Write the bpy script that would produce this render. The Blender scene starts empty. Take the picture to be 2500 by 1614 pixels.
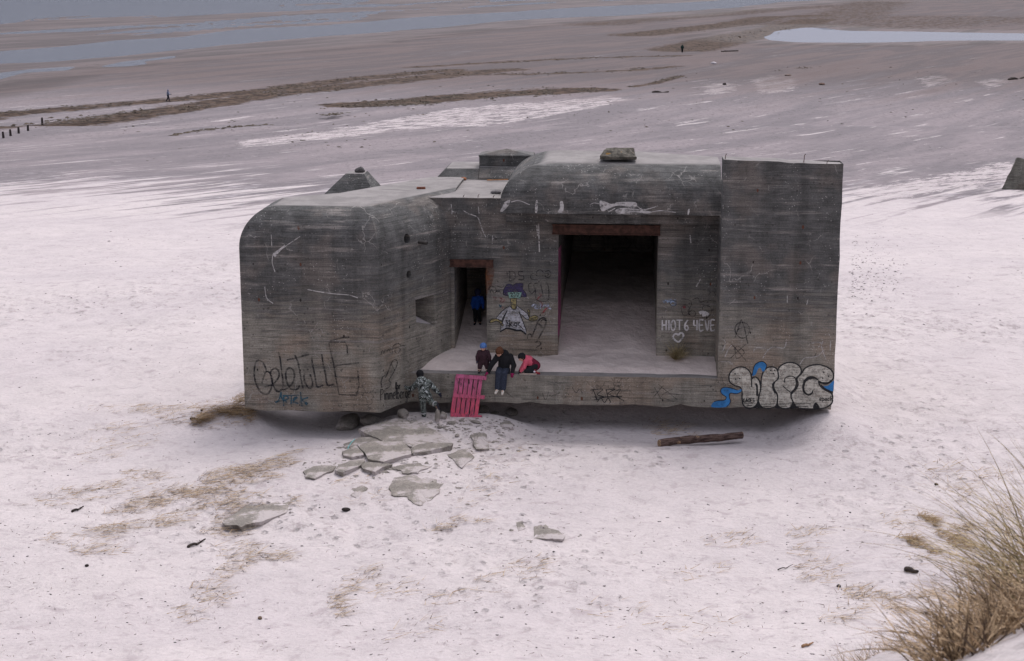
import bpy, bmesh, math, random
import numpy as np
from mathutils import Vector, Matrix
random.seed(7)
R = math.radians
C = bpy.context.scene.collection
# ---------------------------------------------------------------- camera model (photo pixels 2500 x 1614)
F = 4000.0; PITCH = R(12.65); CAMZ = 13.0
CP = Vector((0, 0, CAMZ))
def ray(px, py):
    x = (px - 1250) / F; y = -(py - 807) / F
    c, s = math.cos(PITCH), math.sin(PITCH)
    return Vector((x, c + y * s, -s + y * c))
# ---------------------------------------------------------------- bunker frame: u right, v away, w up
TH = R(4.2)
BO = Vector((0, 47.9, 0))
U = Vector((math.cos(TH), -math.sin(TH), 0)); V = Vector((math.sin(TH), math.cos(TH), 0))
def to_uvw(p): d = Vector(p) - BO; return Vector((d.dot(U), d.dot(V), d.z))
def to_world(q): return BO + U * q[0] + V * q[1] + Vector((0, 0, q[2]))
def onplane(px, py, p0, n):
    """point of a pixel's sight line on a vertical plane through p0 (uv) with normal n (uv), in bunker coordinates"""
    d = ray(px, py); dl = Vector((d.dot(U), d.dot(V), d.z)); cl = to_uvw(CP)
    t = ((p0[0] - cl.x) * n[0] + (p0[1] - cl.y) * n[1]) / (dl.x * n[0] + dl.y * n[1])
    return cl + dl * t
def onv(px, py, v): return onplane(px, py, (0, v), (0, 1))
# ---------------------------------------------------------------- numpy noise
def _h(ix, iy, s):
    n = (ix.astype(np.int64) * 374761393 + iy.astype(np.int64) * 668265263 + s * 974711) & 0xffffffff
    n = ((n ^ (n >> 13)) * 1274126177) & 0xffffffff
    return ((n ^ (n >> 16)) & 0xffff) / 65535.0
def vn(x, y, s=0):
    ix = np.floor(x); iy = np.floor(y); fx = x - ix; fy = y - iy
    fx = fx * fx * (3 - 2 * fx); fy = fy * fy * (3 - 2 * fy)
    a = _h(ix, iy, s); b = _h(ix + 1, iy, s); c = _h(ix, iy + 1, s); d = _h(ix + 1, iy + 1, s)
    return a + (b - a) * fx + (c - a) * fy + (a - b - c + d) * fx * fy
def fbm(x, y, o=4, s=0, g=.5):
    x = np.asarray(x, float); y = np.asarray(y, float)
    t = 0; a = 1; n = 0
    for i in range(o):
        t = t + a * vn(x, y, s + i * 17); n += a; a *= g; x = x * 2.03 + 5.1; y = y * 2.03 + 1.7
    return t / n
def sst(a, b, x):
    t = np.clip((x - a) / (b - a), 0, 1); return t * t * (3 - 2 * t)
# ---------------------------------------------------------------- terrain
YK = [-60, -4, 0, 4, 8, 12, 16, 20, 24, 28, 32, 37, 56, 70, 90, 120, 160, 230, 9000]
ZK = [12.4, 11.6, 11.3, 10.75, 8.9, 6.9, 4.9, 2.9, 1.1, .0, -.4, -.5, -.45, -.7, -1.5, -3.0, -4.8, -6.2, -6.2]
yk = np.linspace(-60, 9000, 90601); zk = np.interp(yk, YK, ZK)
ker = np.ones(31) / 31; zk = np.convolve(np.pad(zk, 15, mode='edge'), ker, mode='valid')
SEAZ = -6.40
def gz(x, y, detail=True):
    x = np.asarray(x, float); y = np.asarray(y, float)
    z = np.interp(y, yk, zk)
    # near dune lobe, right of the viewpoint
    lob = np.exp(-(((x - 4.2) / 2.75) ** 4 + ((y - 7.3) / 2.9) ** 4)); z = z + lob * (LOBE)
    z = z + 1.2 * np.exp(-(((x - 17) / 6.) ** 2 + ((y - 30) / 9.) ** 2))
    if detail:
        nr = 1 - sst(60, 120, y)
        z = z + nr * (fbm(x * .16, y * .16, 3, 3) - .5) * .42 * sst(6, 26, y) + nr * (fbm(x * .9 + y * .3, y * 1.1, 3, 9) - .5) * .10 + nr * np.clip((fbm(x * .22, y * .18, 3, 44) - .44) * 5, 0, 1) * (fbm(x * 2.6, y * 2.2, 3, 19) - .5) * .17
        z = z + (1 - nr) * (fbm(x * .02, y * .02, 3, 5) - .5) * .12
    du = (x - BO.x) * U.x + (y - BO.y) * U.y; dv = (x - BO.x) * V.x + (y - BO.y) * V.y
    # sand scoured out under the front of the bunker, banked up behind and at both ends
    ins = sst(-9.5, -7.9, du) * (1 - sst(9.6, 11.2, du)) * sst(-3.2, -1.0, dv) * (1 - sst(7, 9, dv))
    back = sst(1.0, 3.4, dv)
    mid = sst(-9.0, -6.3, du) * (1 - sst(7.6, 9.6, du))
    tgt = (-.80 * mid - .12 * (1 - mid)) * (1 - back) + .10 * back
    z = z * (1 - ins) + tgt * ins
    mnd = sst(-5.0, -3.0, du) * (1 - sst(-.8, 1.2, du)) * sst(-3.4, -1.2, dv) * (1 - sst(-.1, .9, dv)); z = z * (1 - mnd) + (-.33) * mnd
    z = z + .38 * np.exp(-(((du + 8.9) / 1.5) ** 2 + ((dv + 1.0) / 1.0) ** 2))      # straw bank at left end
    return z
LOBE = .86
def ground_at(px, py, h=0.0):
    d = ray(px, py); lo = 2.0; p = None
    t = 2.0
    while t < 3000:
        p = CP + d * t
        if p.z < float(gz(p.x, p.y)) + h:
            a, b = t / 1.02 - .1, t
            for _ in range(24):
                m = (a + b) / 2; q = CP + d * m
                if q.z < float(gz(q.x, q.y)) + h: b = m
                else: a = m
            return CP + d * b
        t = t * 1.02 + .1
    return p
def sea_at(px, py, z=SEAZ):
    d = ray(px, py); d.z = min(d.z, -.012); return CP + d * ((z - CP.z) / d.z)
# ---------------------------------------------------------------- object helpers
def tag(o, label=None, cat=None, group=None, kind=None):
    if label: o['label'] = label
    if cat:
        o['category'] = cat
        if not kind: kind = 'thing'
    if group: o['group'] = group
    if kind: o['kind'] = kind
    return o
def empty(name, loc, label=None, cat=None, group=None, rz=0):
    o = bpy.data.objects.new(name, None); C.objects.link(o); o.location = loc; o.rotation_euler = (0, 0, rz)
    o.empty_display_size = .2
    return tag(o, label, cat, group)
def link(name, me, mat=None, parent=None, smooth=False):
    o = bpy.data.objects.new(name, me); C.objects.link(o)
    if mat is not None:
        for m in (mat if isinstance(mat, (list, tuple)) else [mat]): me.materials.append(m)
    if parent: o.parent = parent
    if smooth:
        me.polygons.foreach_set('use_smooth', [True] * len(me.polygons))
    return o
def mesh(name, vs, fs):
    me = bpy.data.meshes.new(name); me.from_pydata([tuple(v) for v in vs], [], fs); me.update(); return me
def fix(me):
    bm = bmesh.new(); bm.from_mesh(me); bmesh.ops.remove_doubles(bm, verts=bm.verts, dist=1e-5)
    bmesh.ops.recalc_face_normals(bm, faces=bm.faces); bm.to_mesh(me); bm.free(); me.update(); return me
class MB:
    """collects shapes into one mesh"""
    def __init__(s): s.v = []; s.f = []; s.m = []
    def add(s, vs, fs, mi=0):
        b = len(s.v); s.v += [tuple(v) for v in vs]; s.f += [tuple(i + b for i in f) for f in fs]; s.m += [mi] * len(fs)
    def box(s, a, b, M=None, mi=0):
        vs = [Vector((x, y, z)) for z in (a[2], b[2]) for y in (a[1], b[1]) for x in (a[0], b[0])]
        if M: vs = [M @ v for v in vs]
        s.add(vs, [(0, 2, 3, 1), (4, 5, 7, 6), (0, 1, 5, 4), (2, 6, 7, 3), (0, 4, 6, 2), (1, 3, 7, 5)], mi)
    def cap(s, p0, r0, p1, r1, n=10, rings=3):
        p0 = Vector(p0); p1 = Vector(p1); d = p1 - p0; L = d.length
        if L < 1e-6: d = Vector((0, 0, 1)); L = 1e-6
        d.normalize(); a = d.orthogonal().normalized(); b = d.cross(a)
        pr = [(-r0, 0)]
        for i in range(1, rings + 1):
            t = i / (rings + 1) * math.pi / 2; pr.append((-r0 * math.cos(t), r0 * math.sin(t)))
        pr.append((0, r0)); pr.append((L, r1))
        for i in range(1, rings + 1):
            t = i / (rings + 1) * math.pi / 2; pr.append((L + r1 * math.sin(t), r1 * math.cos(t)))
        pr.append((L + r1, 0)); s.lathe(p0, d, a, b, pr, n)
    def lathe(s, o, d, a, b, pr, n=12, mi=0):
        vs = []; fs = []; idx = []
        for (h, r) in pr:
            if r < 1e-7: idx.append([len(vs)]); vs.append(o + d * h)
            else:
                idx.append(list(range(len(vs), len(vs) + n)))
                for k in range(n):
                    t = 2 * math.pi * k / n; vs.append(o + d * h + a * (r * math.cos(t)) + b * (r * math.sin(t)))
        for i in range(len(idx) - 1):
            A, B = idx[i], idx[i + 1]
            for k in range(n):
                k2 = (k + 1) % n
                if len(A) == 1 and len(B) == 1: continue
                if len(A) == 1: fs.append((A[0], B[k2], B[k]))
                elif len(B) == 1: fs.append((A[k], A[k2], B[0]))
                else: fs.append((A[k], A[k2], B[k2], B[k]))
        s.add(vs, fs, mi)
    def ell(s, c, r, M=None, n=14, m=8):
        vs = []; fs = []; c = Vector(c)
        for i in range(1, m):
            t = math.pi * i / m
            for k in range(n):
                p = 2 * math.pi * k / n
                q = Vector((r[0] * math.sin(t) * math.cos(p), r[1] * math.sin(t) * math.sin(p), r[2] * math.cos(t)))
                vs.append(c + (M @ q if M else q))
        q = Vector((0, 0, r[2])); top = len(vs); vs.append(c + (M @ q if M else q)); vs.append(c - (M @ q if M else q))
        for i in range(m - 2):
            for k in range(n):
                k2 = (k + 1) % n; fs.append((i * n + k, (i + 1) * n + k, (i + 1) * n + k2, i * n + k2))
        for k in range(n):
            k2 = (k + 1) % n; fs.append((top, k, k2)); fs.append((top + 1, (m - 2) * n + k2, (m - 2) * n + k))
        s.add(vs, fs)
    def poly(s, top, h, mi=0):
        """closed outline extruded straight down by h"""
        n = len(top); b = [Vector(p) - Vector((0, 0, h)) for p in top]
        s.add(list(top) + b, [tuple(range(n)), tuple(reversed(range(n, 2 * n)))] + [(i, i + n, (i + 1) % n + n, (i + 1) % n) for i in range(n)], mi)
    def build(s, name, mat, parent=None, smooth=False, remesh=None, sm=2):
        me = mesh(name, s.v, s.f)
        if any(s.m): me.polygons.foreach_set('material_index', s.m)
        if remesh:
            o = bpy.data.objects.new('tmp', me); C.objects.link(o)
            md = o.modifiers.new('r', 'REMESH'); md.mode = 'VOXEL'; md.voxel_size = remesh; md.adaptivity = 0
            if sm: sd = o.modifiers.new('s', 'SMOOTH'); sd.iterations = sm; sd.factor = .5
            me = evald(o); smooth = True
        else: fix(me)
        return link(name, me, mat, parent, smooth)
def evald(o):
    dg = bpy.context.evaluated_depsgraph_get(); dg.update()
    me = bpy.data.meshes.new_from_object(o.evaluated_get(dg)); bpy.data.objects.remove(o, do_unlink=True); return me
# ---------------------------------------------------------------- node helpers
class NT:
    def __init__(s, name):
        s.mat = bpy.data.materials.new(name); s.mat.use_nodes = True; s.t = s.mat.node_tree; s.t.nodes.clear()
        s.out = s.n('ShaderNodeOutputMaterial'); s.bs = s.n('ShaderNodeBsdfPrincipled')
        s.t.links.new(s.bs.outputs[0], s.out.inputs[0]); s.bs.inputs['Specular IOR Level'].default_value = .25
    def n(s, ty, **k):
        nd = s.t.nodes.new(ty)
        for a, b in k.items(): setattr(nd, a, b)
        return nd
    def put(s, sock, v):
        if isinstance(v, bpy.types.NodeSocket): s.t.links.new(v, sock)
        elif isinstance(v, (tuple, list)) and len(v) == 3 and sock.type == 'RGBA': sock.default_value = (*v, 1)
        else: sock.default_value = v
    def m(s, op, a, b=0.0, c=None, clamp=False):
        nd = s.n('ShaderNodeMath', operation=op, use_clamp=clamp); s.put(nd.inputs[0], a); s.put(nd.inputs[1], b)
        if c is not None: s.put(nd.inputs[2], c)
        return nd.outputs[0]
    def mix(s, f, a, b, mode='MIX'):
        nd = s.n('ShaderNodeMix', data_type='RGBA', blend_type=mode); s.put(nd.inputs[0], f); s.put(nd.inputs[6], a); s.put(nd.inputs[7], b); return nd.outputs[2]
    def rng(s, v, a, b, c=0.0, d=1.0, smooth=True):
        nd = s.n('ShaderNodeMapRange', interpolation_type='SMOOTHSTEP' if smooth else 'LINEAR')
        for i, q in enumerate((v, a, b, c, d)): s.put(nd.inputs[i], q)
        return nd.outputs[0]
    def obj(s): return s.n('ShaderNodeTexCoord').outputs['Object']
    def mapg(s, v, sc=(1, 1, 1), rot=(0, 0, 0), loc=(0, 0, 0)):
        if any(rot):                                   # turn first, stretch afterwards
            r1 = s.n('ShaderNodeMapping'); s.put(r1.inputs[0], v); r1.inputs['Rotation'].default_value = rot; v = r1.outputs[0]; rot = (0, 0, 0)
        nd = s.n('ShaderNodeMapping'); s.put(nd.inputs[0], v); nd.inputs['Scale'].default_value = sc; nd.inputs['Rotation'].default_value = rot; nd.inputs['Location'].default_value = loc; return nd.outputs[0]
    def noise(s, v, sc, det=4, ro=.55, dist=0):
        nd = s.n('ShaderNodeTexNoise'); s.put(nd.inputs['Vector'], v); nd.inputs['Scale'].default_value = sc; nd.inputs['Detail'].default_value = det
        nd.inputs['Roughness'].default_value = ro; nd.inputs['Distortion'].default_value = dist; return nd.outputs[0]
    def attr(s, name): return s.n('ShaderNodeAttribute', attribute_name=name).outputs['Fac']
    def bump(s, h, st=.5, d=.02, nrm=None):
        nd = s.n('ShaderNodeBump'); nd.inputs['Strength'].default_value = st; nd.inputs['Distance'].default_value = d; s.put(nd.inputs['Height'], h)
        if nrm is not None: s.put(nd.inputs['Normal'], nrm)
        return nd.outputs[0]
    def done(s, col, rough=.9, nrm=None):
        s.put(s.bs.inputs['Base Color'], col); s.put(s.bs.inputs['Roughness'], rough)
        if nrm is not None: s.put(s.bs.inputs['Normal'], nrm)
        return s.mat
def simple(name, col, var=.25, sc=20, rough=.85, bump=.3, bd=.01):
    t = NT(name); o = t.obj(); n = t.noise(o, sc, 5); k = t.rng(n, .3, .7, 1 - var, 1 + var)
    c = t.n('ShaderNodeVectorMath', operation='SCALE'); c.inputs[0].default_value = col; t.put(c.inputs['Scale'], k)
    return t.done(c.outputs[0], rough, t.bump(n, bump, bd))
# ================================================================= MATERIALS OF THE SETTING
def ground_mat():
    t = NT('sand'); o = t.obj()
    big = t.noise(o, .12, 4); med = t.noise(o, .9, 6, .6); fine = t.noise(o, 9, 8, .65); gr = t.noise(o, 60, 4, .7)
    # streaks of wind-blown sand run along the beach
    st = t.noise(t.mapg(o, (.8, .075, 1), (0, 0, R(34))), 1.0, 6, .6, .4)
    st2 = t.noise(t.mapg(o, (1.7, .16, 1), (0, 0, R(35))), 1.0, 5, .6, .3)
    sh = t.noise(t.mapg(o, (.16, .018, 1), (0, 0, R(29))), 1.0, 6, .6, .5)
    dry = t.mix(t.rng(big, .35, .65), (.485, .438, .428), (.450, .405, .402))
    dry = t.mix(t.rng(t.noise(o, 2.3, 7, .6, .6), .52, .72), dry, (.375, .33, .328))
    damp = t.mix(t.rng(sh, .4, .62), (.175, .157, .163), (.235, .205, .210))
    damp = t.mix(t.m('MULTIPLY', t.rng(st2, .5, .7), .45), damp, (.135, .124, .126))
    wet = t.mix(t.rng(sh, .42, .6), (.075, .062, .060), (.125, .10, .096))
    tr0 = t.attr('trod'); mo = t.noise(t.mapg(o, (1, .7, 1)), 2.6, 7, .72)
    dry = t.mix(t.m('MULTIPLY', t.rng(mo, .52, .64), t.m('ADD', .06, t.m('MULTIPLY', tr0, .6))), dry, (.30, .262, .255))  # moist blotches where trodden; the darkening also puts relief shading into the colour
    ad = t.attr('dry'); aw = t.attr('wet'); ak = t.attr('wrack'); ac = t.attr('crust'); ag = t.attr('gravel')
    f = t.m('ADD', ad, t.m('MULTIPLY', t.m('SUBTRACT', st, .5), 3.4)); f = t.rng(f, .32, .80)
    f = t.m('MAXIMUM', f, t.rng(ad, .8, 1.0))
    col = t.mix(f, damp, dry)
    white = t.m('MULTIPLY', t.rng(t.m('ADD', st2, t.m('MULTIPLY', t.m('SUBTRACT', med, .5), .5)), .53, .74), t.rng(ad, .0, .5))
    col = t.mix(t.m('MULTIPLY', white, t.m('SUBTRACT', 1.0, f)), col, (.40, .365, .375))
    fc = t.rng(t.m('ADD', ac, t.m('MULTIPLY', t.m('SUBTRACT', t.noise(t.mapg(o, (1.4, .28, 1), (0, 0, R(40))), 1.0, 7, .75), .5), 3.6)), .50, .62)
    col = t.mix(fc, col, (.42, .375, .37))
    col = t.mix(t.rng(t.m('ADD', aw, t.m('MULTIPLY', t.m('SUBTRACT', sh, .5), .7)), .15, .7), col, wet)
    # shingle speckle
    pb = t.noise(t.mapg(o, (1, .45, 1)), 2.2, 5, .8)
    col = t.mix(t.m('MULTIPLY', t.rng(pb, .52, .66), t.m('MULTIPLY', ag, .75)), col, (.10, .09, .09))
    fk = t.rng(t.m('ADD', ak, t.m('MULTIPLY', t.m('SUBTRACT', t.noise(t.mapg(o, (.8, .3, 1), (0, 0, R(25))), .9, 8, .72), .5), 1.9)), .45, .85)
    col = t.mix(fk, col, t.mix(t.rng(med, .4, .6), (.04, .03, .025), (.095, .068, .052)))
    # trodden texture and grain
    k = t.m('ADD', t.rng(fine, .3, .7, .94, 1.05), t.rng(gr, .3, .7, -.05, .05))
    k = t.m('MULTIPLY', k, t.rng(med, .3, .7, .95, 1.04))
    sc = t.n('ShaderNodeVectorMath', operation='SCALE'); t.put(sc.inputs[0], col); t.put(sc.inputs['Scale'], k)
    # footprints: small scattered dents
    vo = t.n('ShaderNodeTexVoronoi', feature='F1'); t.put(vo.inputs['Vector'], t.mapg(o, (1, .7, 1))); vo.inputs['Scale'].default_value = 2.3; vo.inputs['Randomness'].default_value = 1
    tr = t.attr('trod')
    dent = t.m('MULTIPLY', t.rng(t.m('ADD', vo.outputs['Distance'], t.m('MULTIPLY', t.m('SUBTRACT', fine, .5), .25)), .04, .24, -1.0, 0.0), tr)
    n1 = t.bump(t.m('ADD', t.m('MULTIPLY', med, 1.0), t.m('MULTIPLY', fine, .45)), .8, .12)
    n2 = t.bump(dent, .8, .07, n1); n3 = t.bump(gr, .35, .01, n2)
    rough = t.rng(aw, .3, 1.0, .95, .55)
    t.bs.inputs['Specular IOR Level'].default_value = .04
    return t.done(sc.outputs[0], rough, n3)
def water_mat(name, amp, rough, base):
    t = NT(name); o = t.obj()
    w = t.noise(t.mapg(o, (1, .5, 1), (0, 0, R(50))), .9, 3); w2 = t.noise(o, 4, 3)
    n = t.bump(t.m('ADD', w, t.m('MULTIPLY', w2, .3)), amp, .5)
    t.bs.inputs['Specular IOR Level'].default_value = .5; t.bs.inputs['IOR'].default_value = 1.33
    return t.done(base, rough, n)
def concrete(name='board_marked_concrete', lo=(.222, .204, .174), hi=(.062, .061, .059), lvl=(1.7, 3.9), roof=(.24, .222, .212), line=1.0):
    t = NT(name); o = t.obj(); s = t.n('ShaderNodeSeparateXYZ'); t.put(s.inputs[0], o); x, y, z = s.outputs
    h = t.m('ADD', x, t.m('MULTIPLY', y, .6))
    streak = t.noise(t.mapg(o, (.55, .55, 7)), 1.0, 7, .62)
    streak2 = t.noise(t.mapg(o, (1.6, 1.6, 30)), 1.0, 4, .6)
    blot = t.noise(o, .45, 5, .6); med = t.noise(o, 2.6, 7, .65); fine = t.noise(o, 26, 6, .75); gr = t.noise(o, 85, 3, .6)
    zz = t.m('ADD', z, t.m('MULTIPLY', t.m('SUBTRACT', blot, .5), 2.6)); zz = t.m('ADD', zz, t.m('MULTIPLY', t.m('SUBTRACT', streak, .5), 5.5))
    dark = t.rng(zz, lvl[0], lvl[1])
    lowc = t.mix(t.rng(med, .35, .65), lo, tuple(c * .72 for c in lo))
    lowc = t.mix(t.rng(blot, .46, .6), lowc, (lo[0] * .95, lo[1] * .84, lo[2] * .78))
    hic = t.mix(t.rng(med, .35, .65), hi, tuple(c * 1.5 for c in hi))
    hic = t.mix(t.m('MULTIPLY', t.rng(t.noise(o, .8, 4), .5, .66), .7), hic, (hi[0] * 2.1, hi[1] * 1.85, hi[2] * 1.7))
    col = t.mix(dark, lowc, hic)
    col = t.mix(t.m('MULTIPLY', t.rng(streak, .54, .70), .6), col, (.25, .225, .205))        # pale laitance streaks
    col = t.mix(t.m('MULTIPLY', t.rng(streak, .47, .34), .5), col, tuple(c * .75 for c in hi))
    # single boards differ in tone
    bz = t.m('DIVIDE', z, .118); bi = t.m('FLOOR', bz)
    wn = t.n('ShaderNodeTexWhiteNoise', noise_dimensions='2D'); cb = t.n('ShaderNodeCombineXYZ')
    t.put(cb.inputs[0], bi); t.put(cb.inputs[1], t.m('FLOOR', t.m('ADD', t.m('DIVIDE', h, 3.3), t.m('MULTIPLY', bi, .37)))); t.put(wn.inputs['Vector'], cb.outputs[0])
    fr = t.m('FRACT', bz); edge = t.m('MULTIPLY', t.m('LESS_THAN', fr, .10), t.m('MULTIPLY', t.rng(t.noise(t.mapg(o, (.8, .8, 8)), 1.0, 3), .36, .56), t.rng(wn.outputs['Value'], .3, .9)))
    k = t.m('MULTIPLY', t.m('ADD', .91, t.m('MULTIPLY', wn.outputs['Value'], .18)), t.m('SUBTRACT', 1.0, t.m('MULTIPLY', edge, .42 * line)))
    k = t.m('MULTIPLY', k, t.rng(streak2, .34, .66, .80, 1.2)); k = t.m('MULTIPLY', k, t.rng(fine, .3, .7, .72, 1.28))
    # vertical run-off stains below the roof edge
    run = t.noise(t.mapg(o, (2.2, 2.2, .12)), 1.0, 5, .6); k = t.m('MULTIPLY', k, t.rng(run, .35, .7, 1.12, .78))
    sc = t.n('ShaderNodeVectorMath', operation='SCALE'); t.put(sc.inputs[0], col); t.put(sc.inputs['Scale'], k); col = sc.outputs[0]
    # aggregate specks
    sp = t.n('ShaderNodeTexVoronoi', feature='F1'); t.put(sp.inputs['Vector'], o); sp.inputs['Scale'].default_value = 11
    col = t.mix(t.m('MULTIPLY', t.m('LESS_THAN', sp.outputs['Distance'], .16), t.rng(t.noise(o, .9, 3), .5, .62, 0, .6)), col, (.42, .40, .38))
    # pits and spalls
    pv = t.n('ShaderNodeTexVoronoi', feature='F1'); t.put(pv.inputs['Vector'], o); pv.inputs['Scale'].default_value = 5.5
    pit = t.m('MULTIPLY', t.m('LESS_THAN', t.m('ADD', pv.outputs['Distance'], t.m('MULTIPLY', fine, .25)), .30), t.rng(t.noise(o, 1.4, 3), .48, .58))
    col = t.mix(t.m('MULTIPLY', pit, .6), col, (.035, .032, .03))
    # pale mineral cracks
    wv = t.n('ShaderNodeVectorMath', operation='ADD'); t.put(wv.inputs[0], o)
    nc = t.n('ShaderNodeTexNoise'); t.put(nc.inputs['Vector'], o); nc.inputs['Scale'].default_value = 2.2; nc.inputs['Detail'].default_value = 4
    q = t.n('ShaderNodeVectorMath', operation='SCALE'); t.put(q.inputs[0], nc.outputs['Color']); q.inputs['Scale'].default_value = .55; t.put(wv.inputs[1], q.outputs[0])
    vo = t.n('ShaderNodeTexVoronoi', feature='DISTANCE_TO_EDGE'); t.put(vo.inputs['Vector'], wv.outputs[0]); vo.inputs['Scale'].default_value = .95
    cm = t.m('MULTIPLY', t.rng(vo.outputs['Distance'], .012, .004), t.rng(t.noise(o, 1.3, 4), .52, .62))
    col = t.mix(t.m('MULTIPLY', cm, .55), col, (.32, .30, .28))
    vo2 = t.n('ShaderNodeTexVoronoi', feature='DISTANCE_TO_EDGE'); t.put(vo2.inputs['Vector'], wv.outputs[0]); vo2.inputs['Scale'].default_value = 3.3
    cm2 = t.m('MULTIPLY', t.m('MULTIPLY', t.rng(vo2.outputs['Distance'], .03, .01), t.rng(t.noise(o, .5, 3), .52, .62)), t.rng(z, 1.6, .7))
    col = t.mix(t.m('MULTIPLY', cm2, .7), col, (.05, .045, .04))
    # rows of rusty form-tie holes
    hx = t.m('DIVIDE', h, 1.28); hz = t.m('DIVIDE', t.m('ADD', z, .35), 1.06)
    cj = t.n('ShaderNodeCombineXYZ'); t.put(cj.inputs[0], t.m('FLOOR', hx)); t.put(cj.inputs[1], t.m('FLOOR', hz))
    wj = t.n('ShaderNodeTexWhiteNoise', noise_dimensions='2D'); t.put(wj.inputs['Vector'], cj.outputs[0])
    dx = t.m('MULTIPLY', t.m('SUBTRACT', t.m('FRACT', hx), t.m('ADD', .35, t.m('MULTIPLY', wj.outputs['Value'], .3))), 1.28)
    dz = t.m('MULTIPLY', t.m('SUBTRACT', t.m('FRACT', hz), .5), 1.06 * .62)
    dd = t.m('SQRT', t.m('ADD', t.m('MULTIPLY', dx, dx), t.m('MULTIPLY', dz, dz)))
    geo = t.n('ShaderNodeNewGeometry'); sn = t.n('ShaderNodeSeparateXYZ'); t.put(sn.inputs[0], geo.outputs['Normal'])
    side = t.rng(sn.outputs[2], .6, .4)
    hole = t.m('MULTIPLY', t.m('LESS_THAN', dd, t.m('MULTIPLY', wj.outputs['Value'], .036)), side)
    rust = t.mix(t.m('GREATER_THAN', wj.outputs['Value'], .82), (.018, .014, .012), (.09, .032, .018))
    col = t.mix(t.m('MULTIPLY', hole, .9), col, rust)
    # wind-blown sand and dust lying on the upward faces
    top = t.rng(sn.outputs[2], .975, .9995)
    rc = t.mix(t.rng(t.noise(o, 1.1, 7, .7), .35, .62), tuple(c * .72 for c in roof), roof)
    rc = t.mix(t.m('MULTIPLY', t.rng(t.noise(t.mapg(o, (.5, 1.5, 1)), 1.3, 6, .7), .56, .66), .6), rc, tuple(c * .45 for c in roof))
    col = t.mix(top, col, rc)
    b1 = t.bump(t.m('ADD', t.m('MULTIPLY', med, .5), t.m('ADD', t.m('MULTIPLY', fine, .30), t.m('MULTIPLY', wn.outputs['Value'], .18))), .75, .045)
    b2 = t.bump(t.m('SUBTRACT', 0.0, t.m('ADD', t.m('MULTIPLY', edge, .5), t.m('ADD', hole, t.m('MULTIPLY', cm, .4)))), .7, .02, b1)
    b3 = t.bump(gr, .4, .008, b2)
    return t.done(col, .93, b3)
CONC = concrete()
SLABM = concrete('slab_concrete', lo=(.36, .325, .295), hi=(.25, .235, .215), lvl=(-3, 2.4), roof=(.36, .325, .30), line=0)
# ================================================================= GROUND
def dline(x, y, pts):
    d = np.full(x.shape, 1e9)
    for (ax, ay), (bx, by) in zip(pts[:-1], pts[1:]):
        ex, ey = bx - ax, by - ay; L = ex * ex + ey * ey + 1e-9
        t = np.clip(((x - ax) * ex + (y - ay) * ey) / L, 0, 1)
        d = np.minimum(d, np.hypot(x - ax - t * ex, y - ay - t * ey))
    return d
def inpoly(x, y, p):
    r = np.zeros(x.shape, bool); n = len(p)
    for i in range(n):
        (ax, ay), (bx, by) = p[i], p[(i + 1) % n]
        if ay == by: continue
        c = ((ay > y) != (by > y)) & (x < (bx - ax) * (y - ay) / (by - ay) + ax); r ^= c
    return r
def sd(x, y, p): d = dline(x, y, list(p) + [p[0]]); return np.where(inpoly(x, y, p), -d, d)
def W(pts, z=SEAZ): return [tuple(sea_at(a, b, z)[:2]) for a, b in pts]
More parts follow.
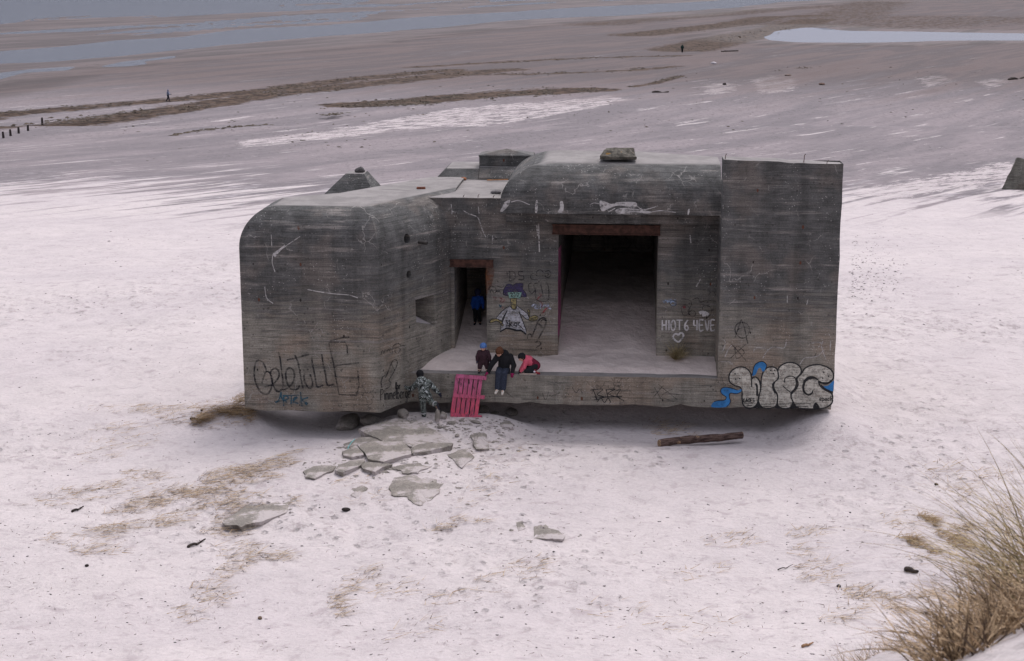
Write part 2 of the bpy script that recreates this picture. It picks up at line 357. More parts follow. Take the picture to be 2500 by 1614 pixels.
def build_ground():
    ys = [-60, -40, -25, -15, -8, -4, -1]; y = 1.0
    while y < 27: ys.append(y); y += .25 if y < 14 else .35
    while y < 62: ys.append(y); y += .15
    while y < 1100:
        ys.append(y); H = CAMZ - float(np.interp(y, yk, zk)); y += max(.2, y * y * 2.6 / (F * H))
    while y < 45000: ys.append(y); y *= 1.16
    ys = np.array(ys)
    s = np.concatenate([-np.geomspace(8, 1.03, 26), np.linspace(-1, 1, 420), np.geomspace(1.03, 8, 26)])
    X = s[None, :] * (7 + .335 * np.maximum(ys, 0))[:, None]; Y = np.repeat(ys[:, None], len(s), 1)
    Z = gz(X, Y)
    far = Y > 190
    x = X[far]; yy = Y[far]; z = Z[far]
    ch = W([(-900, 265), (-400, 200), (0, 156), (150, 149), (320, 133), (450, 119), (680, 97), (900, 81), (1250, 50), (1550, 36), (1750, 22), (1900, 7), (2050, -5), (2050, -14), (1900, -8), (1700, 4), (1500, 14), (1250, 27), (1000, 44), (800, 61), (620, 71), (450, 91), (310, 99), (160, 114), (0, 127), (-400, 165), (-900, 215)])
    pl = W([(1876, 92), (1905, 75), (1965, 67), (2010, 69), (2045, 76), (2200, 77), (2330, 79), (2500, 82), (2800, 90), (3000, 105), (2800, 106), (2500, 99), (2300, 100), (2100, 104), (1960, 103), (1890, 99)])
    p1 = W([(243, 164), (300, 151), (430, 136), (425, 142), (350, 150), (360, 157), (300, 163)]); p2 = W([(-150, 220), (0, 178), (80, 168), (186, 162), (160, 172), (60, 178), (0, 194), (-150, 240)])
    p3 = W([(1600, 52), (1650, 50), (1640, 54)])
    se = W([(-900, 140), (0, 62), (120, 50), (260, 36), (420, 27), (650, 17), (860, 4), (1000, -10), (1600, -30), (-3000, -30), (-3000, 140)])
    wob = (fbm(x * .05, yy * .012, 4, 31) - .5)
    dch = sd(x, yy, ch) + wob * 14; dpl = sd(x, yy, pl) + wob * 6
    zz = z.copy()
    def cut(d, k=.03): return SEAZ + np.clip(d * k, -.45, .2)
    # flats seaward of the channel: ridges and runnels of standing water along the shore
    low = W([(-900, 265), (0, 156), (450, 119), (900, 81), (1250, 50), (1550, 36), (1900, 7), (2300, -20)])
    seaward = dline(x, yy, low)
    side = (x - np.interp(yy, [p[1] for p in low], [p[0] for p in low]))
    flats = sst(0, -25, side)
    rot = R(20); sx = x * math.cos(rot) - yy * math.sin(rot); sy = x * math.sin(rot) + yy * math.cos(rot)
    rn = fbm(sx * .055 + 3, sy * .0065, 5, 77, .55)
    thr = .47 + .10 * sst(60, 260, -side) * 1
    fl = SEAZ + np.clip((rn - thr + .06) * .9, -.4, .2)
    zz = zz * (1 - flats) + np.minimum(zz, fl) * flats
    bank = (dch > 0) & (dch < 14); 
    zz = np.where(dch < 12, np.minimum(np.where(dch > 0, np.maximum(zz, cut(dch)), zz), cut(dch)), zz)
    zz = np.minimum(zz, cut(dpl))
    for p in (p1, p2): zz = np.minimum(zz, cut(sd(x, yy, p) + wob * 2, .08))
    dse = sd(x, yy, se) + wob * 60
    zz = np.minimum(zz, SEAZ + np.clip(dse * .004, -.6, .25))
    zz = np.where(yy > 1000, np.minimum(zz, SEAZ - .5 * sst(60, -60, x - 180)), zz)
    Z[far] = zz
    nv = len(s); nr = len(ys)
    vs = np.stack([X.ravel(), Y.ravel(), Z.ravel()], 1)
    i = np.arange((nr - 1) * (nv - 1)); r = i // (nv - 1); c = i % (nv - 1); a = r * nv + c
    fs = np.stack([a, a + 1, a + nv + 1, a + nv], 1)
    me = bpy.data.meshes.new('beach')
    me.vertices.add(len(vs)); me.vertices.foreach_set('co', vs.ravel()); me.loops.add(fs.size); me.loops.foreach_set('vertex_index', fs.ravel())
    me.polygons.add(len(fs)); me.polygons.foreach_set('loop_start', np.arange(0, fs.size, 4)); me.polygons.foreach_set('loop_total', np.full(len(fs), 4)); me.update(); me.validate()
    x = X.ravel(); y = Y.ravel()
    def G(pts): return [tuple(ground_at(a, b)[:2]) for a, b in pts]
    A = {}
    wn = (fbm(x * .03, y * .015, 4, 12) - .5)
    A['dry'] = 1 - sst(84, 142, y + wn * 30 - .15 * np.abs(x))
    dl = dline(x, y, low)
    A['wet'] = np.maximum((1 - sst(14, 62, dl + wn * 20)) * (y > 150), (side_full(x, y, low) < 0) * 1.0)
    dp = sd(x, y, pl)
    A['wet'] = np.maximum(A['wet'], .95 * (1 - sst(6, 48, dp + wn * 12)) * (y > 150))
    A['wet'] = np.maximum(A['wet'], .55 * sst(175, 300, y))
    wr = np.zeros(x.shape)
    for pts, wd, st in [
        ([(-300, 320), (0, 274), (250, 257), (430, 243), (650, 220), (850, 194), (1100, 171)], 4.2, .9),
        ([(-300, 350), (0, 303), (160, 294), (330, 275), (480, 258), (640, 232), (850, 210), (1150, 178), (1240, 170)], 5.0, .95),
        ([(860, 256), (1000, 249), (1150, 234), (1300, 226), (1440, 219)], 5.0, 1.2),
        ([(1090, 232), (1250, 218), (1400, 214)], 2.0, .6),
        ([(1180, 182), (1290, 182), (1440, 176), (1560, 171), (1650, 162)], 2.2, .9),
        ([(1545, 212), (1600, 203), (1650, 188), (1660, 185)], 1.3, .9),
        ([(1000, 165), (1250, 150), (1450, 141), (1670, 136)], 2.6, .95),
        ([(1662, 122), (1760, 99), (1850, 82), (1920, 68), (1990, 48)], 9.0, 1.15),
        ([(1545, 86), (1700, 69), (1800, 58), (1880, 42), (1990, 38)], 9.0, .98),
        ([(1450, 61), (1600, 46), (1750, 36), (1900, 22), (2150, 10)], 14.0, .72),
        ([(1880, 58), (2060, 42), (2110, 18), (2150, 5)], 22.0, .7),
        ([(2150, 60), (2300, 45), (2500, 50), (2700, 50)], 50.0, .66),
        ([(430, 326), (470, 321), (530, 314)], .6, .6), ([(780, 282), (830, 277)], .5, .6)]:
        d = dline(x, y, G(pts)); wr = np.maximum(wr, st * (1 - sst(wd * .35, wd * 1.5, d)))
    A['wrack'] = wr
    cr = np.zeros(x.shape)
    for pts in [[(560, 345), (800, 318), (900, 288), (1100, 262), (1380, 243), (1500, 233), (1530, 242), (1480, 258), (1250, 290), (1000, 318), (760, 345), (600, 362)],
                [(1705, 210), (1760, 200), (1810, 206), (1790, 228), (1720, 232)], [(1830, 196), (1880, 183), (1950, 190), (1940, 222), (1850, 232)],
                [(2230, 190), (2300, 182), (2330, 195), (2260, 215)], [(2370, 200), (2430, 190), (2480, 200), (2420, 215)],
                [(2080, 470), (2180, 445), (2300, 425), (2420, 398), (2500, 395), (2500, 440), (2300, 470), (2150, 500)]]:
        g = G(pts); cr = np.maximum(cr, 1 - sst(-1.5, 1.5, sd(x, y, g)))
    A['crust'] = cr * .62
    A['gravel'] = sst(95, 150, y) * (1 - sst(230, 300, y)) * (.5 + .5 * (fbm(x * .05, y * .03, 3, 2) > .45)) + .55 * np.clip(wr, 0, 1)
    A['trod'] = np.clip((fbm(x * .22, y * .18, 3, 44) - .42) * 4, 0, 1) * (1 - sst(60, 100, y))
    for k, v in A.items():
        at = me.attributes.new(k, 'FLOAT', 'POINT'); at.data.foreach_set('value', v.astype(np.float32))
    o = link('beach_ground', me, ground_mat(), None, True); tag(o, kind='structure')
    # water
    for nm, mt, box in (('sea', water_mat('sea_water', .35, .14, (.055, .062, .085)), None), ('tidal_pool', water_mat('pool_water', .10, .2, (.20, .205, .24)), pl)):  # pool base is pale: shallow over sand, bright sky reflection put into the colour
        if box is None: pts = [(-40000, 200), (100, 200), (700, 2500), (9000, 30000), (9000, 44000), (-40000, 44000)]; z0 = SEAZ
        else:
            cx = sum(p[0] for p in box) / len(box); cy = sum(p[1] for p in box) / len(box)
            pts = [(cx + (p[0] - cx) * 1.12, cy + (p[1] - cy) * 1.3) for p in box]; z0 = SEAZ + .004
        m_ = mesh(nm, [(a, b, z0) for a, b in pts], [tuple(range(len(pts)))]); fix(m_)
        w = link(nm, m_, mt)
        if w.data.polygons[0].normal.z < 0: w.data.flip_normals()
        tag(w, kind='structure')
def side_full(x, y, low): return x - np.interp(y, [p[1] for p in low], [p[0] for p in low]) + 1e6 * (y < low[0][1] + 10)
build_ground()
# ================================================================= BUNKER
BK = empty('concrete_bunker', BO, 'large weathered grey concrete bunker covered in graffiti, tilted on the white sand', 'bunker', rz=-TH)
RV = 2.0                                   # set-back of the recessed wall
AV = -1.35                                 # plane of the left wing's front
def Z(ox, oy, k, pts): return [(ox + a * k, oy + b * k) for a, b in pts]
uL = onv(600, 1000, AV).x - .02; uA = onv(928, 1000, AV).x; uC = onv(1103, 862, RV).x
u6 = onv(1758, 700, 0).x; u9 = onv(2046, 700, 0).x
dL, dR = onv(1110, 800, RV).x, onv(1189, 750, RV).x
gL, gR = onv(1362, 750, RV).x, onv(1604, 750, RV).x
wd = onv(1150, 653, RV).z; wg = onv(1480, 570, RV).z; wl = onv(1130, 483, RV).z; wr_ = onv(1760, 388, 0).z
def rnd(a, s=0): return (math.sin(a * 12.9898 + s * 78.233) * 43758.5453) % 1
def sn1(x, s=0): i = math.floor(x); f = x - i; return (rnd(i, s) * (1 - f) + rnd(i + 1, s) * f - .5) * 2
def cells(name, us, vs, ws, solid, jit=None, parent=BK, mat=None):
    def fine(l, st=.35):
        o = [];
        for a, b in zip(l[:-1], l[1:]):
            n = max(1, round((b - a) / st)); o += [a + (b - a) * i / n for i in range(n)]
        return o + [l[-1]]
    us, vs, ws = fine(sorted(us)), fine(sorted(vs), 1.2), fine(sorted(ws), .5)
    idx = {}; P = []; Fc = []
    def vid(i, j, k):
        if (i, j, k) not in idx: idx[(i, j, k)] = len(P); P.append([us[i], vs[j], ws[k]])
        return idx[(i, j, k)]
    S = {}
    for i in range(len(us) - 1):
        for j in range(len(vs) - 1):
            for k in range(len(ws) - 1):
                if solid((us[i] + us[i + 1]) / 2, (vs[j] + vs[j + 1]) / 2, (ws[k] + ws[k + 1]) / 2): S[(i, j, k)] = 1
    for (i, j, k) in S:
        for (d, q) in (((-1, 0, 0), [(0, 0, 0), (0, 0, 1), (0, 1, 1), (0, 1, 0)]), ((1, 0, 0), [(1, 0, 0), (1, 1, 0), (1, 1, 1), (1, 0, 1)]),
                       ((0, -1, 0), [(0, 0, 0), (1, 0, 0), (1, 0, 1), (0, 0, 1)]), ((0, 1, 0), [(0, 1, 0), (0, 1, 1), (1, 1, 1), (1, 1, 0)]),
                       ((0, 0, -1), [(0, 0, 0), (0, 1, 0), (1, 1, 0), (1, 0, 0)]), ((0, 0, 1), [(0, 0, 1), (1, 0, 1), (1, 1, 1), (0, 1, 1)])):
            if (i + d[0], j + d[1], k + d[2]) not in S: Fc.append(tuple(vid(i + a, j + b, k + c) for a, b, c in q))
    if jit:
        for p in P: jit(p)
    me = mesh(name, P, Fc); bm = bmesh.new(); bm.from_mesh(me); bmesh.ops.recalc_face_normals(bm, faces=bm.faces); bm.to_mesh(me); bm.free()
    return link(name, me, mat or CONC, parent)
# --- main block with both doorways
TOPR = 5.6
def solid_main(u, v, w):
    if dL < u < dR and v < 5.9 and w < wd: return False
    if gL < u < gR and v < 14.2 and w < wg: return False
    if v > 8.6: return gL - .6 < u < gR + .6 and w < TOPR - .3
    if v > 6.3: return u > -.85 and w < TOPR
    return True
def jm(p):
    if abs(p[2]) < .01: p[2] += .03 * sn1(p[0] * 2.1, 3)
    if abs(p[2] - wl) < .01: p[2] += .012 * sn1(p[0] * 2.7, 5)
    for q, s in ((gL, 11), (dR, 12), (gR, 13)):
        if abs(p[0] - q) < .01 and p[1] < 3: p[0] += .012 * sn1(p[2] * 3.1, s)
MAIN = cells('wall', [uC - 1.3, dL, dR, -.85, gL - .6, gL, gR - .6, gR, gR + .6, u6 - .3, u6 + .4], [RV, 3.4, 5.9, 6.3, 8.6, 14.2, 15.0], [0, wd, wg, TOPR - .3, TOPR, wl], solid_main, jm)
tag(MAIN, 'recessed front wall with the two doorways')
# --- platform in front of the doorways
s1 = onv(1300, 916, 0).z
def jl(p):
    if p[1] < .01:
        if abs(p[2]) < .01: p[2] += .035 * sn1(p[0] * 1.9, 8) + .02 * sn1(p[0] * 7, 2)
        if abs(p[2] - s1) < .01: p[2] += .014 * sn1(p[0] * 2.5, 9)
        if abs(p[2]) < .06 and 4.8 < p[0] < 5.35: p[2] += .07
cells('ledge', [uC - 1.25, 4.7, 5.4, u6 + .003], [0, .55, RV - .003], [0, .5, s1], lambda u, v, w: v < .55 or w < .5, jl)
# --- right block
def jr(p):
    if abs(p[2]) < .01: p[2] += .03 * sn1(p[0] * 2.3, 21)
    if abs(p[2] - wr_) < .01: p[2] += .02 * sn1(p[0] * 2.1, 22) - .045 * max(0, (p[0] - u6)) + (.0 if p[1] < 3 else -.02)
    if abs(p[0] - u9) < .01: p[0] += .02 * sn1(p[2] * 2.9, 23) - .05 * math.exp(-((p[2] - .0) / .25) ** 2)
rb = cells('end_block', [u6, u6 + 1.2, u9 - .08, u9], [0, .08, .85, 4.5, 9.0], [0, .15, 5.6, wr_ - .12, wr_], lambda u, v, w: not (v > .85 and w > 5.6), jr)
tag(rb, 'tall right-hand end block')
# --- left wing: rounded block on a six-sided plan
def dome(name, plan, rounded, rh, rv, z0, z1, steps=14, extra=(), jit=0.0):
    n = len(plan); A = [Vector((p[0], p[1])) for p in plan]
    def offset(d):
        L = []
        for i in range(n):
            a, b = A[i], A[(i + 1) % n]; e = (b - a).normalized(); nn = Vector((-e.y, e.x))          # inward for ccw
            k = d if rounded[i] else 0; L.append((a + nn * k, e))
        out = []
        for i in range(n):
            (p, e), (q, g) = L[i - 1], L[i]; den = e.x * g.y - e.y * g.x
            t = ((q.x - p.x) * g.y - (q.y - p.y) * g.x) / den; out.append(p + e * t)
        return out
    rows = []
    nv = max(2, round((z1 - rv - z0) / .5))
    for i in range(nv + 1): rows.append((offset(0), z0 + (z1 - rv - z0) * i / nv))
    for i in range(1, steps + 1):
        t = i / steps * math.pi / 2; rows.append((offset(rh * (1 - math.cos(t))), z1 - rv + rv * math.sin(t)))
    P = []; seg = []; sub = 12
    for (pl, z) in rows:
        ring = []
        for i in range(n):
            for k in range(sub):
                q = pl[i].lerp(pl[(i + 1) % n], k / sub); ring.append((q.x, q.y, z))
        seg.append(ring)
    m = n * sub; vs = [p for r in seg for p in r]; fs = []
    for r in range(len(seg) - 1):
        for i in range(m): fs.append((r * m + i, r * m + (i + 1) % m, (r + 1) * m + (i + 1) % m, (r + 1) * m + i))
    fs.append(tuple(reversed(range(m)))); fs.append(tuple(range((len(seg) - 1) * m, len(seg) * m)))
    if jit:
        vs = [(x, y, z + (jit * sn1(x * 2.2 + y, 4) if abs(z - z0) < .01 else 0)) for x, y, z in vs]
    return mesh(name, vs, fs)
wA = onv(760, 483, AV + 1.3).z
planW = [(uL, AV), (uA, AV), (uC, RV), (uC, 6.28), (uC - 1.1, 6.28), (-5.5, 2.2), (uL, .55)]
PW = dome('side_wing', planW, [1, 1, 0, 0, 0, 0, 1], 1.0, 1.15, 0.0, 6.04, jit=.03)
ow = bpy.data.objects.new('tmpw', PW); C.objects.link(ow)
# embrasure and two pipe holes cut into the slanting face
pB = Vector((uA, AV)); eB = (Vector((uC, RV)) - pB).normalized(); nB = Vector((eB.y, -eB.x))
def onB(px, py, off=0): return onplane(px, py, pB + nB * off, nB)
cut = MB()
def frus(cn, dep, shrink):
    c = sum(cn, Vector()) / 4; inn = Vector((-nB.x, -nB.y, 0))
    f = [p - inn * .3 for p in cn]; b = [c + (p - c) * shrink + inn * dep for p in cn]
    vs = f + b; cut.add(vs, [(3, 2, 1, 0), (4, 5, 6, 7), (0, 1, 5, 4), (1, 2, 6, 5), (2, 3, 7, 6), (3, 0, 4, 7)])
emb = [onB(*p) for p in Z(560, 350, .4545, [(992, 835), (1105, 803), (1113, 988), (998, 972)])]
frus(emb, .75, .62)
frus([emb[0].lerp(emb[1], .30) + Vector((0, 0, -.25)), emb[0].lerp(emb[1], .72) + Vector((0, 0, -.22)), emb[3].lerp(emb[2], .72) + Vector((0, 0, .2)), emb[3].lerp(emb[2], .30) + Vector((0, 0, .2))], 1.5, .9)
for (hx, hy, r) in ((994, 583, .17), (998, 670, .13)):
    c = onB(hx, hy); inn = Vector((-nB.x, -nB.y, 0)); a = Vector((eB.x, eB.y, 0))
    cut.lathe(c - inn * .4, inn, a, inn.cross(a), [(0, 0), (0, r), (.9, r * .8), (.9, 0)], 14)
oc = bpy.data.objects.new('tmpc', fix(mesh('cut', cut.v, cut.f))); C.objects.link(oc)
bo = ow.modifiers.new('b', 'BOOLEAN'); bo.object = oc; bo.operation = 'DIFFERENCE'; bo.solver = 'EXACT'; bo.use_self = True
me = evald(ow); bpy.data.objects.remove(oc, do_unlink=True)
me.polygons.foreach_set('use_smooth', [True] * len(me.polygons))
WING = link('side_wing', me, None, BK); me.materials.clear(); me.materials.append(CONC)
try: me.set_sharp_from_angle(angle=R(28))
except Exception: pass
tag(WING, 'rounded left-hand wing with a gun slit in its slanting side')
RUST = simple('rusty_steel', (.055, .026, .019), .5, 9, .85, .5)
DARKST = simple('dark_pipe', (.03, .027, .025), .3, 9, .8)
for (hx, hy, r, l) in ((996, 588, .05, .34), (998, 672, .05, .02)):
    c = onB(hx, hy, -.35); m = MB(); dr = Vector((nB.x + .55, nB.y, -.08)).normalized(); a = dr.orthogonal().normalized()
    m.lathe(c, dr, a, dr.cross(a), [(0, 0), (0, r), (.3 + l, r), (.3 + l, r * .7), (.2, r * .7), (.2, 0)], 10); m.build('pipe_stub', DARKST, BK)
# sand blown into the embrasure
m = MB(); c = sum(emb, Vector()) / 4; e0, e1 = emb[3], emb[2]; inn = Vector((-nB.x, -nB.y, 0))
m.add([e0 + Vector((0, 0, .02)) + inn * .02, e1 + Vector((0, 0, .02)) + inn * .02, e1.lerp(e0, .35) + inn * .62 + Vector((0, 0, .30)), e0.lerp(e1, .3) + inn * .6 + Vector((0, 0, .24)),
       e0 + inn * .02 + Vector((0, 0, -.05)), e1 + inn * .02 + Vector((0, 0, -.05)), e1.lerp(e0, .35) + inn * .62 + Vector((0, 0, -.0)), e0.lerp(e1, .3) + inn * .6],
      [(0, 1, 2, 3), (7, 6, 5, 4), (0, 4, 5, 1), (1, 5, 6, 2), (2, 6, 7, 3), (3, 7, 4, 0)])
m.build('sand_fill', simple('drift_sand', (.40, .36, .36), .12, 8, .95), BK)
# --- raised roof with the rounded brow over the big doorway
uO = onv(1222, 505, .9).x; wlip = onv(1450, 523, .9).z; wo = onv(1500, 393, 2.5).z
planO = [(uO, .9), (u6 + .02, .9), (u6 + .02, 3.8), (onv(1560, 372, 5).x, 5.2), (uO, 5.4)]
me = dome('roof_brow', planO, [1, 0, 0, 0, 1], 1.55, wo - wlip - .38, wlip, wo, 16, jit=.012)
BROW = link('roof_brow', me, CONC, BK, True)
try: me.set_sharp_from_angle(angle=R(30))
except Exception: pass
tag(BROW, 'rounded concrete brow over the large doorway')
def jb(p):
    if p[1] < 1.5: p[1] += .03 * sn1(p[0] * 3, 31); p[2] += .03 * sn1(p[0] * 4, 32) if p[2] < 5.5 else 0
wsb = onv(1450, 545, 1.45).z
cells('soffit_beam', [uO + .12, u6 + .01], [1.45, RV - .002], [wsb, wlip + .05], lambda u, v, w: True, jb)
# --- steel lintels: channel section with two flanges
def lintel(x0, x1, yt, yb, lab):
    a, b = onv(x0, yt, RV - .05).x, onv(x1, yt, RV - .05).x; zt, zb = onv(1400, yt, RV - .05).z, onv(1400, yb, RV - .05).z - .03
    m = MB(); m.box((a, RV - .05, zb + .03), (b, RV + .3, zt - .03)); m.box((a - .01, RV - .09, zt - .03), (b + .01, RV + .3, zt)); m.box((a - .01, RV - .09, zb), (b + .01, RV + .3, zb + .03))
    o = m.build('lintel', RUST, BK); tag(o, lab)
lintel(1093, 1204, 637, 653, 'rusty steel beam over the narrow doorway'); lintel(1349, 1612, 548, 570, 'rusty steel beam over the large doorway')
# --- roof hatch, its plinth and a sloping slab
VH = 6.9
q = lambda x, y, v: onv(x, y, v)
m = MB(); a = q(1170, 379, VH); b = q(1300, 381, VH); zb = q(1200, 410, VH).z; dpt = 1.0
m.box((a.x, VH, zb), (b.x, VH + dpt, a.z)); cx = (a.x + b.x) / 2; top = q(1248, 363, VH + dpt / 2).z
e = .02
m.add([(a.x - e, VH - e, a.z), (b.x + e, VH - e, a.z), (b.x + e, VH + dpt + e, a.z), (a.x - e, VH + dpt + e, a.z), (a.x - e, VH - e, a.z - .05), (b.x + e, VH - e, a.z - .05), (b.x + e, VH + dpt + e, a.z - .05), (a.x - e, VH + dpt + e, a.z - .05), (cx, VH + dpt / 2, top)],
      [(0, 1, 8), (1, 2, 8), (2, 3, 8), (3, 0, 8), (0, 4, 5, 1), (1, 5, 6, 2), (2, 6, 7, 3), (3, 7, 4, 0), (7, 6, 5, 4)])
tag(m.build('roof_hatch', CONC, BK), 'square roof hatch with a low pyramid cap')
m = MB(); z0 = 5.0; a = q(1168, 440, 6.32); b = q(1312, 440, 6.32); zt = q(1230, 408, 6.75).z
vs = [(a.x, 6.32, z0), (b.x, 6.32, z0), (b.x + .3, 9.3, z0), (a.x, 9.3, z0), (a.x, 6.78, zt), (b.x - .2, 6.78, zt), (b.x, 9.2, zt), (a.x, 9.2, zt), (a.x, 6.32, 6.0), (b.x, 6.32, 6.0)]
m.add(vs, [(0, 1, 9, 8), (8, 9, 5, 4), (4, 5, 6, 7), (3, 2, 1, 0), (1, 2, 6, 5, 9), (2, 3, 7, 6), (0, 8, 4, 7, 3)]); m.build('hatch_plinth', CONC, BK)
m = MB(); a = q(1063, 437, 6.30); c1 = q(1090, 411, 6.7); b = q(1167, 437, 6.30)
vs = [(a.x, 6.31, 0), (b.x - .003, 6.31, 0), (b.x - .003, 9.0, 0), (a.x, 9.0, 0), (a.x, 6.31, a.z), (b.x - .003, 6.31, a.z), (b.x - .003, 9.0, a.z), (a.x, 9.0, a.z),
      (c1.x, 6.7, c1.z), (b.x - .003, 6.7, c1.z), (b.x - .003, 8.6, c1.z), (c1.x, 8.6, c1.z)]
m.add(vs, [(0, 1, 5, 4), (1, 2, 6, 5), (2, 3, 7, 6), (3, 0, 4, 7), (3, 2, 1, 0), (4, 5, 9, 8), (5, 6, 10, 9), (6, 7, 11, 10), (7, 4, 8, 11), (8, 9, 10, 11)]); m.build('sloping_block', CONC, BK)
# --- pyramid-topped pier at the back of the left wing
VP_ = 4.6; tz = q(868, 421, VP_).z; a = q(848, 421, VP_).x; b = q(893, 421, VP_).x; bz = q(868, 478, VP_).z - .25; al = q(772, 478, VP_).x; br = q(930, 470, VP_).x + .2
m = MB(); dv = .32; DV = 1.2
vs = [(al, VP_ - DV, 0), (br, VP_ - DV, 0), (br, VP_ + DV, 0), (al, VP_ + DV, 0), (al, VP_ - DV, bz), (br, VP_ - DV, bz), (br, VP_ + DV, bz), (al, VP_ + DV, bz),
      (a, VP_ - dv, tz), (b, VP_ - dv, tz), (b, VP_ + dv, tz + .02), (a, VP_ + dv, tz)]
m.add(vs, [(0, 1, 5, 4), (1, 2, 6, 5), (2, 3, 7, 6), (3, 0, 4, 7), (3, 2, 1, 0), (4, 5, 9, 8), (5, 6, 10, 9), (6, 7, 11, 10), (7, 4, 8, 11), (8, 9, 10, 11)])
tag(m.build('rear_pier', CONC, BK), 'pyramid-topped pier behind the left wing')
# --- rebar ends on the roofs
def rebar(px, py, v, h):
    p = q(px, py, v); m = MB(); m.cap(p - Vector((0, 0, .08)), .012, p + Vector((.02, 0, h)), .01, 6, 1); m.cap(p + Vector((.02, 0, h)), .01, p + Vector((.05, 0, h + .03)), .009, 6, 1); m.build('rebar', RUST, BK)
for a in ((1770, 388, .12, .12), (1962, 394, .12, .18), (1130, 483, 2.1, .06), (1166, 483, 2.1, .08), (1203, 484, 2.1, .06), (2018, 398, .2, .05)): rebar(*a)
# --- stubs of broken floor beams below the pillar
for x0, x1 in ((1238, 1250), (1262, 1278), (1292, 1312), (1324, 1334), (1345, 1361)):
    a = q(x0, 870, RV - .03); b = q(x1, 870, RV - .03); m = MB(); zt = a.z; m.box((a.x, RV - .03, .7), (b.x, RV + .002, zt + .01 + .02 * rnd(x0))); m.build('beam_stub', SLABM, BK)
# --- sand drifted over the platform and into both doorways
us = np.linspace(uC - 1.1, u6 - .004, 70); vs_ = np.concatenate([np.linspace(.12, 2.4, 30), np.linspace(2.5, 14.1, 34)])
Ug, Vg = np.meshgrid(us, vs_)
ze = .86 + .10 * sst(.25, .9, Vg + .25 * (fbm(Ug * 1.1, Vg * .4, 3, 5) - .5) - .22 * sst(-1, -3, Ug) + .13 * sst(5.5, 6.2, Ug)) - .1 * (1 - sst(.1, .45, Vg + .3 * (fbm(Ug * .9 + 9, Vg * .2, 3, 6) - .5) + .25 * sst(-1.5, -2.3, Ug) + .16 * sst(5.0, 6.2, Ug)))
hs = ze + .075 * (Vg - .4) * (Vg < 2.3) + .1425 * (Vg >= 2.3) + .24 * np.clip(Vg - 2.1, 0, 3.6) + .03 * np.maximum(0, Vg - 5.7) + (fbm(Ug * 2.3, Vg * 2.3, 3, 8) - .5) * .10 * sst(.6, 1.2, Vg)
hs += .12 * np.exp(-(((Ug - uC) / .9) ** 2 + ((Vg - 1.6) / 1.0) ** 2)) - .10 * np.exp(-(((Ug - (gL - .8)) / 1.0) ** 2 + ((Vg - RV) / .3) ** 2))
nv = len(us); vv = np.stack([Ug.ravel(), Vg.ravel(), hs.ravel()], 1)
me = mesh('drift', vv, [(r * nv + c, r * nv + c + 1, (r + 1) * nv + c + 1, (r + 1) * nv + c) for r in range(len(vs_) - 1) for c in range(nv - 1)])
t = NT('drift_sand_floor'); o = t.obj(); f = t.noise(o, 7, 7, .65); md = t.noise(o, 1.6, 6)
DRIFT = t.done(t.mix(t.rng(md, .35, .65), (.60, .515, .475), (.52, .44, .405)), .95, t.bump(t.m('ADD', t.m('MULTIPLY', t.noise(o, 3.2, 4), .8), t.m('MULTIPLY', f, .3)), .9, .10))
dr = link('sand_drift', me, DRIFT, None, True); dr.location = BO; dr.rotation_euler = (0, 0, -TH); tag(dr, kind='structure')
def drift_z(u, v):
    i = int(np.argmin(abs(us - u))); j = int(np.argmin(abs(vs_ - v))); return float(hs[j, i])
# ================================================================= PAINT ON THE CONCRETE
def paint(name, col, cover=.8, sc=7, rough=.7):
    t = NT(name); o = t.obj(); n = t.noise(o, sc, 8, .75); n2 = t.noise(t.mapg(o, (.7, .7, 8)), 2.0, 5, .6)
    v = t.m('ADD', t.m('MULTIPLY', n, .6), t.m('MULTIPLY', n2, .4))
    a = t.rng(v, .33 + (1 - cover) * .26, .40 + (1 - cover) * .45, .12 + .2 * cover, min(1.0, cover + .15))
    k = t.rng(t.noise(o, 3.5, 6, .7), .3, .7, .62, 1.18)
    c = t.n('ShaderNodeVectorMath', operation='SCALE'); c.inputs[0].default_value = col; t.put(c.inputs['Scale'], k)
    t.put(t.bs.inputs['Base Color'], c.outputs[0]); t.bs.inputs['Roughness'].default_value = rough; t.put(t.bs.inputs['Alpha'], a)
    return t.mat
P_BLACK = paint('black_spray', (.018, .018, .02), .85); P_GREY = paint('faded_spray', (.018, .018, .022), .62)
P_CREAM = paint('cream_paint', (.58, .55, .48), .66, 9); P_BLUE = paint('blue_paint', (.035, .17, .40), .93); P_WHITE = paint('white_paint', (.44, .44, .47), .68)
P_CHALK = paint('chalk_white', (.54, .52, .52), .82); P_TEAL = paint('teal_spray', (.03, .085, .12), .7); P_RED = paint('red_spray', (.28, .035, .05), .6)
P_PURP = paint('purple_paint', (.045, .035, .09), .72); P_MINT = paint('mint_paint', (.18, .30, .26), .75); P_YEL = paint('yellow_paint', (.28, .235, .11), .72)
P_LIME = paint('mineral_deposit', (.44, .42, .41), .74, 6); P_RUSTST = paint('rust_stain', (.16, .055, .02), .55, 3); P_PINK = paint('magenta_paint', (.34, .09, .19), .9, 3); P_VIO = paint('violet_spray', (.10, .075, .12), .35)
def smooth(pts, closed=False, k=5):
    n = len(pts)
    if n < 3: return list(pts)
    out = []
    for i in range(n if closed else n - 1):
        if closed: a, b, c, d = pts[i - 1], pts[i], pts[(i + 1) % n], pts[(i + 2) % n]
        else: a, b, c, d = pts[max(0, i - 1)], pts[i], pts[i + 1], pts[min(n - 1, i + 2)]
        for j in range(k):
            t = j / k
            out.append(tuple(.5 * (2 * b[q] + (c[q] - a[q]) * t + (2 * a[q] - 5 * b[q] + 4 * c[q] - d[q]) * t * t + (3 * b[q] - a[q] - 3 * c[q] + d[q]) * t ** 3) for q in (0, 1)))
    if not closed: out.append(pts[-1])
    return out
